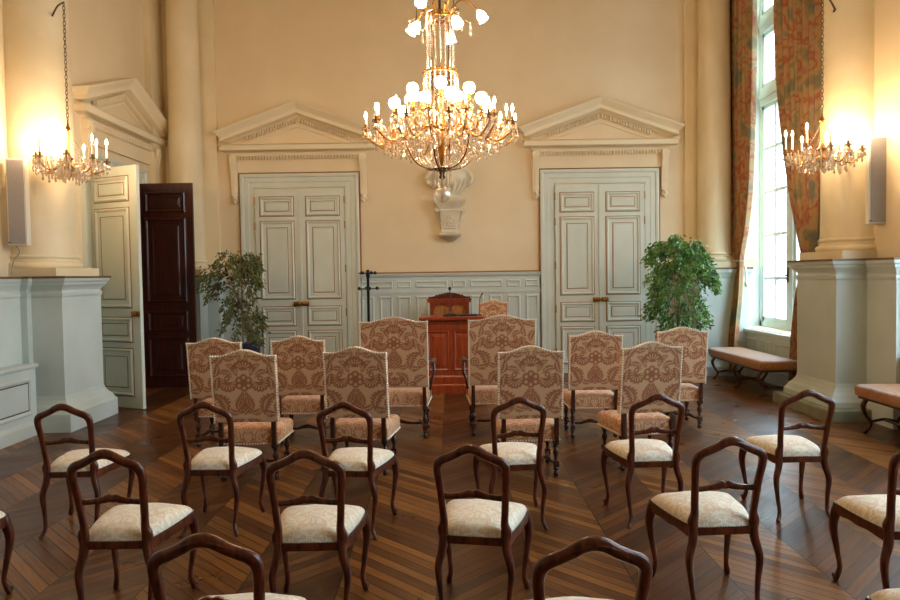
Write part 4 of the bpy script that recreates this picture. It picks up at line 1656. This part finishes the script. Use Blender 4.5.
# ------------------------------------------------------------------ plants
def plant(loc, seed, pot_off, spread, h0, h1, nleaf, lm, label, lean=0.0, shape='round', pot_h=.7):
    rnd = random.Random(seed)
    t = empty('potted_ficus', loc)
    b = MB()
    b.lathe([(.10, 0), (.12, .01), (.165, pot_h - .06), (.185, pot_h - .05), (.185, pot_h), (.165, pot_h), (.16, pot_h - .04), (1e-5, pot_h - .04)], 0, 0, 0, 24)
    b.build('pot', M['pot'], t, smooth=40)
    b = MB(); b.lathe([(.158, pot_h - .045), (.14, pot_h - .02), (1e-5, pot_h - .015)], 0, 0, 0, 16); b.build('soil', M['soil'], t)
    b = MB()
    cx = lean
    twigs = []
    for k in range(3):
        a = k * 2.1
        p = cr_path([(.02 * math.cos(a), .02 * math.sin(a), pot_h - .03), (.04 * math.cos(a) + lean * .2, .04 * math.sin(a), pot_h + .3), (lean * .6 - .02 * math.cos(a), -.03 * math.sin(a), pot_h + .6), (lean + .06 * math.cos(a), .06 * math.sin(a), h1 - .45)], 6)
        b.sweep(p, .013, .013, up=(0, 1, 0), seg=6)
    nb = 76 if shape == 'round' else 56
    for k in range(nb):
        a = rnd.random() * 2 * PI
        z0 = pot_h + .25 + (h1 - pot_h - .75) * rnd.random()
        ez = rnd.random()
        rr = spread * (.45 + .55 * rnd.random())
        if shape == 'round':
            zz = h0 + (h1 - h0) * ez
            q = (zz - (h0 + h1) / 2) / ((h1 - h0) / 2)
            rr *= (max(.08, 1 - abs(q) ** 5)) ** .5 * (1.0 if zz > h0 + .25 else .8)
        else:
            zz = h0 + (h1 - h0) * ez
            q = ez
            rr *= (.66 if q < .36 else (.55 if q < .48 else (1.0 if q < .88 else .75)))
            if q < .3: rr *= 1.0
        if shape == 'round' and k % 4 == 0:
            zz = h1 - .10 - .22 * rnd.random(); rr = spread * (.40 + .32 * rnd.random())
        ex = (lean if zz > h0 + .35 else lean * .3) + rr * math.cos(a); ey = rr * math.sin(a) * .85
        start = (lean * .7 * (z0 - pot_h) / (h1 - pot_h), 0, z0 if z0 > zz - .3 else zz - .2)
        mid = (start[0] + (ex - start[0]) * .65, ey * .65, max(start[2] - .15, zz) + .06)
        p = cr_path([start, mid, (ex, ey, zz), (ex + .05 * math.cos(a), ey + .05 * math.sin(a), zz - .14)], 5)
        b.sweep(p, .004, .004, up=(0, 1, 0.01), seg=4)
        twigs.append(p)
    b.build('stem', M['bark'], t, smooth=True)
    f = MB()
    for k in range(nleaf):
        p = rnd.choice(twigs)
        q = p[int(len(p) * (.35 + .65 * rnd.random()) - .001)]
        c = Vector(q) + Vector((rnd.gauss(0, .030), rnd.gauss(0, .030), rnd.gauss(0, .030)))
        ln = .050 + .025 * rnd.random(); wd = ln * .42
        d = Vector((rnd.gauss(0, .6), rnd.gauss(0, .6), -.75 + rnd.gauss(0, .35)))
        out = Vector((c.x - lean, c.y, 0))
        if out.length > .01: d += out.normalized() * .55
        d.normalize()
        s_ = d.cross(Vector((rnd.gauss(0, 1), rnd.gauss(0, 1), rnd.gauss(0, 1)))); s_.normalize()
        nrm = s_.cross(d)
        v = [c, c + d * ln * .35 + s_ * wd * .5 + nrm * .004, c + d * ln * .72 + s_ * wd * .38 + nrm * .002, c + d * ln - nrm * .006,
             c + d * ln * .72 - s_ * wd * .38 + nrm * .002, c + d * ln * .35 - s_ * wd * .5 + nrm * .004, c + d * ln * .4 - nrm * .004, c + d * ln * .72 - nrm * .004]
        f.add(v, [(0, 1, 6), (1, 2, 7, 6), (2, 3, 7), (3, 4, 7), (4, 5, 6, 7), (5, 0, 6)])
    global FIXN
    FIXN = False
    f.build('foliage', lm, t)
    FIXN = True
    tag(t, label, 'plant', None)
    return t


plant((-2.97, 10.30, 0), 4, 0, .50, .72, 1.92, 2500, M['leaf2'], 'sparse weeping potted ficus with olive leaves beside the left double door', lean=-.20, shape='weep', pot_h=.66)
plant((3.33, 10.15, 0), 9, 0, .60, .80, 2.06, 5400, M['leaf'], 'bushy potted ficus with glossy green leaves beside the right double door', lean=.02, shape='round', pot_h=.72)

# ------------------------------------------------------------------ wall bracket with bust
t = empty('wall_bracket', (0.02, YB - .012, 0))
b = MB()
def zb_(y): return H + (274.5 - y) / 61.9
b.X = None
b.loft_rect(-.20, .20, -.22, .0, [(2.72, -.14), (2.73, -.12)])
b = MB()
b.loft_rect(-.10, .10, -.12, 0, [(2.14, -.06), (2.17, -.04), (2.19, .0), (2.22, .02), (2.24, .06), (2.26, .075), (2.285, .075), (2.29, .05), (2.30, .03), (2.31, .03),
                                 (2.62, .06), (2.64, .075), (2.66, .06), (2.68, .07), (2.73, .11), (2.78, .15), (2.80, .16), (2.84, .16)])
b.ring_panel(-.10, .10, 2.35, 2.58, [(0, .155), (.01, .17), (.02, .17), (.028, .155)], 0)
for (x, z, q) in ((-.03, 2.53, .02), (.03, 2.53, .02), (0, 2.46, .024), (-.045, 2.41, .018), (.045, 2.41, .018), (0, 2.39, .016)):
    b.sphere((x, -.165, z), q, 8, 6)
b.sweep(cr_path([(-.03, -.17, 2.55), (-.04, -.17, 2.46), (.01, -.17, 2.40), (.05, -.17, 2.44)], 5), .01, .01, up=(0, 1, 0), seg=6)
for sx in (-1, 1):
    b.X = Matrix.Translation((sx * .20, -.10, 2.66)) @ Matrix.Rotation(PI / 2, 4, 'X')
    b.lathe([(1e-5, -.06), (.045, -.06), (.05, 0), (.045, .06), (1e-5, .06)], 0, 0, 0, 14)
    b.X = None
    b.sweep(cr_path([(sx * .21, -.1, 2.63), (sx * .165, -.09, 2.5), (sx * .13, -.08, 2.36)], 5), .016, .04, up=(0, 1, 0), seg=8)
b.build('console', M['plaster'], t, smooth=40)
tag(t, 'small ivory plaster console on the back wall between the doors', 'wall bracket')
t = empty('draped_bust', (0.02, YB - .14, 2.84))
b = MB()
b.lathe([(.12, 0), (.13, .02), (.09, .05), (.075, .10), (.12, .15), (.20, .22), (.24, .32), (.23, .40), (.15, .46), (.07, .49), (.06, .55), (1e-5, .56)], 0, 0, 0, 20)
b.sphere((0, -.02, .64), .085, 14, 12, 1.25)
b.sphere((0, -.105, .63), .016, 8, 6, 1.6)
b.sphere((0, .01, .68), .092, 12, 8, 1.0)
for sx in (-1, 1):
    for j in range(4):
        q = j * .05
        b.sweep(cr_path([(sx * .14, -.06 + q * .5, .47 - q), (sx * (.25 - q * .3), -.08 + q, .40 - q), (sx * (.30 - q * .4), -.03 + q, .30 - q * .6), (sx * (.26 - q * .5), -.06, .22)], 5), .030, .030, up=(0, 0, 1), seg=7)
    b.sphere((sx * .088, 0, .64), .02, 6, 6, 1.5)
for k in range(7):
    a = -PI / 2 + (k - 3) * .42
    p = cr_path([(.07 * math.cos(a), .07 * math.sin(a) * .8, .47), (.23 * math.cos(a + .15), .20 * math.sin(a + .15), .36), (.20 * math.cos(a + .35), .20 * math.sin(a + .35), .20), (.10 * math.cos(a + .4), .11 * math.sin(a + .4), .07)], 5)
    b.sweep(p, .022, .022, up=(0, 0, 1), seg=6)
b.build('sculpture', M['plaster'], t, smooth=60)
bu = b
tag(t, 'ivory plaster bust with draped folds on the wall console, behind the chandelier', 'bust')
t.scale = (1.2, .62, 1.0)


# ------------------------------------------------------------------ chandeliers
def chain_mb(b, x, y, z0, z1, r=.012, ln=.045, th=.0035):
    n_ = int((z1 - z0) / (ln * .8))
    for k in range(n_):
        zc = z0 + (z1 - z0) * (k + .5) / n_
        pts = []
        for j in range(8):
            a = 2 * PI * j / 8
            u, v = r * math.cos(a), ln * .5 * math.sin(a)
            pts.append((x + (u if k % 2 else 0), y + (0 if k % 2 else u), zc + v))
        b.sweep(pts, th, th, up=((0, 1, 0) if k % 2 else (1, 0, 0)), seg=4, closed=True)


def candle_arm(parent, a, r0, z0, r1, zc, candle_h, bulb_m, drops=6, tall=.0, arm_m=None, name='arm', bulb='candle', rnd=None):
    """an S arm from (r0,z0) to cup at (r1,zc)"""
    ca, sa = math.cos(a), math.sin(a)
    P_ = lambda r, z: (r * ca, r * sa, z)
    b = MB()
    sag = .10
    p = cr_path([P_(r0, z0), P_(r0 + (r1 - r0) * .3, z0 - sag * .5), P_(r0 + (r1 - r0) * .65, min(z0, zc) - sag), P_(r1 + .01, zc - .06), P_(r1, zc - .005)], 6)
    b.sweep(p, .0085, .0085, up=(-sa, ca, 0), seg=6)
    p = cr_path([P_(r0 + (r1 - r0) * .5, min(z0, zc) - sag * .8), P_(r0 + (r1 - r0) * .62, zc - .01), P_(r0 + (r1 - r0) * .48, zc + .01), P_(r0 + (r1 - r0) * .45, zc - .035)], 5)
    b.sweep(p, .005, .005, up=(-sa, ca, 0), seg=5)
    x, y = r1 * ca, r1 * sa
    b.lathe([(.006, -.03), (.014, -.02), (.010, -.008), (.034, -.002), (.036, .004), (.012, .006), (.014, .028), (.016, .036), (1e-5, .036)], x, y, zc, 12)
    arm = b.build(name, arm_m or M['brass'], parent, smooth=50)
    if bulb == 'candle':
        b = MB(); b.lathe([(.011, .034), (.011, .036 + candle_h), (1e-5, .038 + candle_h)], x, y, zc, 10); b.build('candle', M['candle'], arm, smooth=40)
        b = MB()
        zz = zc + .037 + candle_h
        b.lathe([(.005, 0), (.0105, .014), (.0112, .024), (.0075, .042), (.002, .060), (1e-5, .064)], x, y, zz, 8)
        b.build('bulb', bulb_m, arm, smooth=True)
    else:
        b = MB(); b.lathe([(.016, .034), (.018, .06), (1e-5, .06)], x, y, zc, 10); b.build('lamp_holder', M['brass'], arm)
        b = MB()
        rr = bulb
        pr = [(rr * .35, 0), (rr * .75, rr * .25), (rr, rr * .8), (rr * 1.02, rr * 1.2), (rr * .85, rr * 1.7), (rr * .45, rr * 1.98), (1e-5, rr * 2.05)]
        b.lathe(pr, x, y, zc + .055, 14)
        b.build('glass_globe', bulb_m, arm, smooth=True)
    b = MB()
    rnd = rnd or random.Random(1)
    for j in range(drops):
        q = 2 * PI * j / drops
        dx, dy = .032 * math.cos(q), .032 * math.sin(q)
        b.octa((x + dx, y + dy, zc - .010), .009)
        hh = .045 + .02 * rnd.random()
        b.drop((x + dx, y + dy, zc - .018), .011, hh * 1.3)
    # a swag of beads back to the middle, with one large pendant
    n_ = 9
    for j in range(1, n_):
        q = j / n_
        r = r1 + (r0 - r1) * q
        z = zc - .01 + (z0 - zc) * q - .10 * math.sin(PI * q) - .03
        b.octa((r * ca, r * sa, z), .011)
        b.octa((r * ca, r * sa, z + .05 * math.sin(PI * q) + .02), .009)
        if j % 2 == 0:
            b.drop((r * ca, r * sa, z - .008), .014, .06 + .03 * rnd.random())
    b.drop((x, y, zc - .035), .016, .11)
    pts_ = []
    for j in range(0, n_ + 1):
        q = j / n_
        r = r1 + (r0 - r1) * q
        pts_.append((r * ca, r * sa, zc - .01 + (z0 - zc) * q - .10 * math.sin(PI * q) - .03))
    b.sweep(pts_, .0025, .0025, up=(-sa, ca, 0), seg=4)
    b.sweep(pts_[:1] + [(x, y, zc - .01)], .0025, .0025, up=(-sa, ca, 0), seg=4)
    b.sweep([(x + .032 * math.cos(PI * k / 8), y + .032 * math.sin(PI * k / 8), zc - .012) for k in range(16)], .003, .003, up=(0, 0, 1), seg=4, closed=True)
    b.build('crystal_pendants', M['crystal'], arm)
    return arm


def big_chandelier():
    cy = 6.5
    cx = at_y(441.5, 130, cy).x
    t = empty('crystal_chandelier', (cx, cy, 0))
    rnd = random.Random(11)
    zf = lambda y_: H + (274.8 - y_) * cy / 700.0    # height seen at picture row y
    # suspension rod
    b = MB()
    b.lathe([(.012, zf(30)), (.012, ZC - .08)], 0, 0, 0, 8)
    b.lathe([(.0, ZC - .10), (.05, ZC - .10), (.12, ZC - .02), (.12, ZC)], 0, 0, 0, 16)
    b.build('suspension_rod', M['bronze'], t)
    # cage stems
    ztop, zmid, zrim = zf(22), zf(76), zf(125)
    for k in range(5):
        a = 2 * PI * k / 5 + .35
        x, y = .085 * math.cos(a), .085 * math.sin(a)
        b = MB(); b.lathe([(.0075, zrim - .05), (.0075, ztop)], x, y, 0, 8)
        b.build('stem', M['bronze'], t)
    # crown rings (acanthus)
    b = MB()
    def torus(b, r, z, th, n_=28, sg=6, el=1.0):
        b.sweep([(r * math.cos(2 * PI * k / n_), r * math.sin(2 * PI * k / n_), z) for k in range(n_)], th, th * el, up=(0, 0, 1), seg=sg, closed=True)
    torus(b, .12, ztop, .012); torus(b, .10, ztop + .04, .010)
    for k in range(10):
        a = 2 * PI * k / 10
        p = cr_path([(.11 * math.cos(a), .11 * math.sin(a), ztop), (.14 * math.cos(a), .14 * math.sin(a), ztop + .06), (.17 * math.cos(a), .17 * math.sin(a), ztop + .085), (.175 * math.cos(a), .175 * math.sin(a), ztop + .06)], 4)
        b.sweep(p, .012, .006, up=(0, 0, 1), seg=6)
    b.build('crown', M['brass'], t, smooth=60)
    b = MB()
    torus(b, .155, zmid, .010)
    torus(b, .12, zmid + .03, .008)
    for k in range(12):
        a = 2 * PI * k / 12
        b.sphere((.155 * math.cos(a), .155 * math.sin(a), zmid + .018), .014, 6, 5)
    b.build('ring', M['brass'], t, smooth=60)
    b = MB()
    torus(b, .30, zf(137), .010); torus(b, .33, zf(134), .008)
    for k in range(24):
        a = 2 * PI * k / 24
        b.sphere((.32 * math.cos(a), .32 * math.sin(a), zf(134) + .012), .016, 6, 5)
    # spokes hold ring and cage
    for k in range(8):
        a = 2 * PI * k / 8
        b.sweep([(.05 * math.cos(a), .05 * math.sin(a), zf(128)), (.31 * math.cos(a), .31 * math.sin(a), zf(135))], .007, .007, up=(0, 0, 1), seg=5)
    b.lathe([(.03, zf(170)), (.055, zf(150)), (.045, zf(140)), (.07, zf(130)), (.05, zf(120)), (.03, zf(112)), (.02, zf(100)), (.02, zf(80))], 0, 0, 0, 16)
    b.build('arm_ring', M['brass'], t, smooth=60)
    # bead strings on the cage
    for k in range(16):
        a = 2 * PI * k / 16
        b = MB()
        z = ztop - .01
        while z > zmid + .02:
            b.octa((.125 * math.cos(a), .125 * math.sin(a), z), .0095, .011); z -= .021
        b.build('bead_string', M['crystal'], t)
    for k in range(20):
        a = 2 * PI * k / 20
        b = MB()
        n_ = 22
        for j in range(n_ + 1):
            q = j / n_
            r = .155 + .15 * q ** 2.2
            z = zmid - .01 + (zf(134) - zmid) * q
            b.octa((r * math.cos(a), r * math.sin(a), z), .010, .011)
        b.build('bead_string', M['crystal'], t)
    # basket
    zt, zb2 = zf(138), zf(169)
    for k in range(26):
        a = 2 * PI * k / 26
        b = MB()
        n_ = 17
        for j in range(n_ + 1):
            q = j / n_
            th = q * PI / 2 * .93
            r = .325 * math.cos(th) ** .6
            z = zt - (zt - zb2) * math.sin(th)
            b.octa((r * math.cos(a), r * math.sin(a), z), .0105 * (1 - .35 * q), .011)
        b.build('bead_string', M['crystal'], t)
    for k in range(6):
        a = 2 * PI * k / 6 + .3
        b = MB()
        p = [(.335 * max(0, math.cos(q * PI / 2 / 10)) ** .6 * math.cos(a) if q < 10 else .03 * math.cos(a), .335 * max(0, math.cos(q * PI / 2 / 10)) ** .6 * math.sin(a) if q < 10 else .03 * math.sin(a), zt - (zt - zb2 + .01) * math.sin(q * PI / 2 / 10)) for q in range(11)]
        b.sweep(p, .008, .006, up=(0, 0, 1), seg=6)
        b.build('basket_rib', M['bronze'], t, smooth=60)
    # bottom finial
    b = MB()
    b.lathe([(.09, zb2 - .0), (.08, zb2 - .015), (.03, zb2 - .03), (.02, zb2 - .06), (.035, zb2 - .08), (.012, zb2 - .10), (.008, zf(189))], 0, 0, 0, 14)
    b.build('finial', M['bronze'], t, smooth=50)
    b = MB()
    for k in range(12):
        a = 2 * PI * k / 12
        rr = .085
        b.octa((rr * math.cos(a), rr * math.sin(a), zb2 - .02), .009)
        b.drop((rr * math.cos(a), rr * math.sin(a), zb2 - .03), .017, .155)
    b.build('crystal_pendants', M['crystal'], t)
    b = MB(); b.sphere((0, 0, zf(194.5)), .075, 20, 14); b.build('glass_ball', M['crystal'], t, smooth=True)
    # outer candle arms
    n_ = 24
    for k in range(n_):
        a = 2 * PI * k / n_ + .1
        r1 = .69 if k % 2 == 0 else .60
        zc = zf(130) if k % 2 == 0 else zf(125)
        candle_arm(t, a, .31, zf(136), r1, zc, .05, M['flame'], 6, rnd=rnd)
    # fringe of crystals below the arms
    for k in range(24):
        a = 2 * PI * (k + .5) / 24 + .1
        b = MB()
        for j in range(12):
            q = j / 11
            r = .33 + .27 * q
            z = zf(136) + .02 - .11 * math.sin(PI * q) + .04 * q
            b.octa((r * math.cos(a), r * math.sin(a), z), .011)
            if j in (2, 5, 8, 11):
                b.drop((r * math.cos(a), r * math.sin(a), z - .01), .014, .09 + .04 * rnd.random())
        b.build('crystal_swag', M['crystal'], t)
    # inner arms with frosted globes
    for k in range(8):
        a = 2 * PI * k / 8 + .2
        candle_arm(t, a, .18, zf(125), .43, zf(118), 0, M['globe'], 6, bulb=.052, rnd=rnd)
    for k in range(5):
        a = 2 * PI * k / 5 + .95
        candle_arm(t, a, .10, zf(106), .27, zf(104), 0, M['globe'], 5, bulb=.052, rnd=rnd)
    # upper tier with tulip shades pointing outward and down
    for k in range(6):
        a = 2 * PI * k / 6 + .12
        ca, sa = math.cos(a), math.sin(a)
        lo = k % 2
        b = MB()
        r1 = .36 if not lo else .22
        z1 = zf(14) if not lo else zf(28)
        p = cr_path([(.08 * ca, .08 * sa, ztop + .02), (.17 * ca, .17 * sa, ztop + .16), (.28 * ca if not lo else .2 * ca, .28 * sa if not lo else .2 * sa, ztop + .15), (r1 * ca, r1 * sa, z1)], 6)
        b.sweep(p, .0065, .0065, up=(-sa, ca, 0), seg=6)
        arm = b.build('upper_arm', M['brass'], t, smooth=True)
        dirv = Vector((ca * .55, sa * .55, -.85)).normalized()
        q = Vector((0, 0, 1)).rotation_difference(dirv)
        b = MB()
        b.X = Matrix.Translation((r1 * ca, r1 * sa, z1)) @ q.to_matrix().to_4x4()
        b.lathe([(.014, -.01), (.022, .0), (.040, .03), (.044, .055), (.036, .072), (.050, .095), (1e-5, .085)], 0, 0, 0, 12)
        b.build('tulip_shade', M['globe'], arm, smooth=True)
        b = MB()
        b.sweep([((.12 + .04 * j) * ca, (.12 + .04 * j) * sa, ztop + .05 - .02 * j) for j in range(5)], .003, .003, up=(0, 0, 1), seg=4)
        for j in range(5):
            rr = .12 + .04 * j
            zz = ztop + .05 - .02 * j
            b.octa((rr * ca, rr * sa, zz), .009)
            if j % 2 == 0:
                b.drop((rr * ca, rr * sa, zz - .004), .016, .12)
        b.build('crystal_pendants', M['crystal'], arm)
    tag(t, 'large crystal and brass chandelier hanging in the middle of the room', 'chandelier')
    return t


big_chandelier()


def small_chandelier(sgn, px, py_cup, label, mk):
    cyy = 7.48
    cx = at_y(px, py_cup, cyy).x
    zc0 = at_y(px, py_cup, cyy).z
    t = empty('small_crystal_chandelier', (cx, cyy, 0))
    rnd = random.Random(5 + int(px))
    ztop = zc0 + (1.66 if sgn < 0 else 1.64)
    # hook bracket on the column
    b = MB()
    colx = sgn * 4.67 - cx
    dv = Vector((colx, 8.04 - cyy, 0)); dist = dv.length; dv.normalize()
    s0 = Vector((sgn * 4.69 - cx, 7.99 - cyy, 0)) + (Vector((.33, -.14, 0)) if sgn < 0 else Vector((-.35, -.10, 0)))
    b.sweep(cr_path([(s0.x, s0.y, ztop - .02), (s0.x * .5, s0.y * .5, ztop + .03), (0, 0, ztop)], 5), .010, .010, up=(0, 0, 1), seg=6)
    b.sphere((s0.x, s0.y, ztop - .02), .035, 10, 8)
    b.build('wall_hook', M['bronze'], t, smooth=True)
    b = MB(); chain_mb(b, 0, 0, zc0 + .42, ztop, .013, .05); b.build('chain', M['bronze'], t)
    b = MB()
    b.lathe([(1e-5, -.19), (.015, -.18), (.03, -.15), (.02, -.12), (.05, -.10), (.06, -.07), (.03, -.04), (.025, 0), (.05, .03), (.03, .06), (.015, .10), (.012, .30), (.03, .33), (.012, .37), (.006, .43)], 0, 0, zc0, 16)
    b.build('body', M['brass'], t, smooth=50)
    # bead swags from crown to the arms
    n_ = 9
    b = MB()
    for k in range(n_):
        a = 2 * PI * k / n_
        m_ = 14
        for j in range(m_ + 1):
            q = j / m_
            r = .02 + .24 * q ** 1.7
            z = zc0 + .33 - .33 * q
            b.octa((r * math.cos(a), r * math.sin(a), z), .007)
    b.build('bead_swags', M['crystal'], t)
    for k in range(n_):
        a = 2 * PI * k / n_ + .25
        candle_arm(t, a, .05, zc0 - .03, .37 if k % 2 == 0 else .30, zc0 + (0 if k % 2 == 0 else .03), .14, M['sflame'], 8, rnd=rnd)
    b = MB()
    for (r, z) in ((.10, -.12), (.17, -.06), (.25, -.04), (.33, -.05)):
        b.sweep([(r * math.cos(2 * PI * k / 24), r * math.sin(2 * PI * k / 24), zc0 + z) for k in range(24)], .003, .003, up=(0, 0, 1), seg=4, closed=True)
    for q_ in range(3):
        a = 2 * PI * q_ / 3
        b.sweep([(.02 * math.cos(a), .02 * math.sin(a), zc0 - .12), (.17 * math.cos(a), .17 * math.sin(a), zc0 - .06), (.33 * math.cos(a), .33 * math.sin(a), zc0 - .05)], .003, .003, up=(0, 0, 1), seg=4)
    for k in range(18):
        a = 2 * PI * k / 18
        for (r, z, h_) in ((.10, -.12, .08), (.17, -.06, .10), (.25, -.04, .10), (.33, -.05, .08)):
            for jj in range(4):
                b.octa((r * math.cos(a), r * math.sin(a), zc0 + z + .016 * jj), .009)
            b.drop((r * math.cos(a), r * math.sin(a), zc0 + z - .004), .012, h_)
    b.build('crystal_pendants', M['crystal'], t)
    tag(t, label, 'chandelier', mk)


small_chandelier(-1, 69, 161, 'small crystal chandelier on a chain in front of the left column', 'small chandeliers hung before the columns')
small_chandelier(1, 822, 152, 'small crystal chandelier on a chain in front of the right column', 'small chandeliers hung before the columns')

# ------------------------------------------------------------------ daylight
wd = bpy.data.worlds.new('overcast_sky')
sc.world = wd
wd.use_nodes = True
nt = wd.node_tree
bg = nt.nodes['Background']
tc = nt.nodes.new('ShaderNodeTexCoord')
sx_ = nt.nodes.new('ShaderNodeSeparateXYZ')
mr = nt.nodes.new('ShaderNodeMapRange')
mr.inputs[1].default_value = -.06; mr.inputs[2].default_value = .06
mr.inputs[3].default_value = 4.0; mr.inputs[4].default_value = 18.0
nt.links.new(tc.outputs['Generated'], sx_.inputs[0]); nt.links.new(sx_.outputs[2], mr.inputs[0])
nt.links.new(mr.outputs[0], bg.inputs['Strength'])
bg.inputs['Color'].default_value = (.58, .82, 1.0, 1)
for c in WCY:
    ld = bpy.data.lights.new('window_portal', 'AREA')
    ld.shape = 'RECTANGLE'; ld.size = 5.5; ld.size_y = 2.0
    ld.cycles.is_portal = True
    lo = bpy.data.objects.new('window_portal', ld)
    lo.location = (XW + .44, c, (WZ0 + WZ1) / 2)
    lo.rotation_euler = (0, R(90), 0)
    col.objects.link(lo)

sc.view_settings.view_transform = 'Standard'
sc.view_settings.look = 'None'
sc.view_settings.gamma = 1
sc.view_settings.use_curve_mapping = False
sc.view_settings.exposure = 0.0
try:
    sc.cycles.use_denoising = True
    sc.cycles.max_bounces = 8
    sc.cycles.diffuse_bounces = 5
    sc.cycles.transparent_max_bounces = 24
    sc.cycles.sample_clamp_indirect = 6.0
    sc.cycles.caustics_reflective = False
    sc.cycles.caustics_refractive = False
except Exception:
    pass
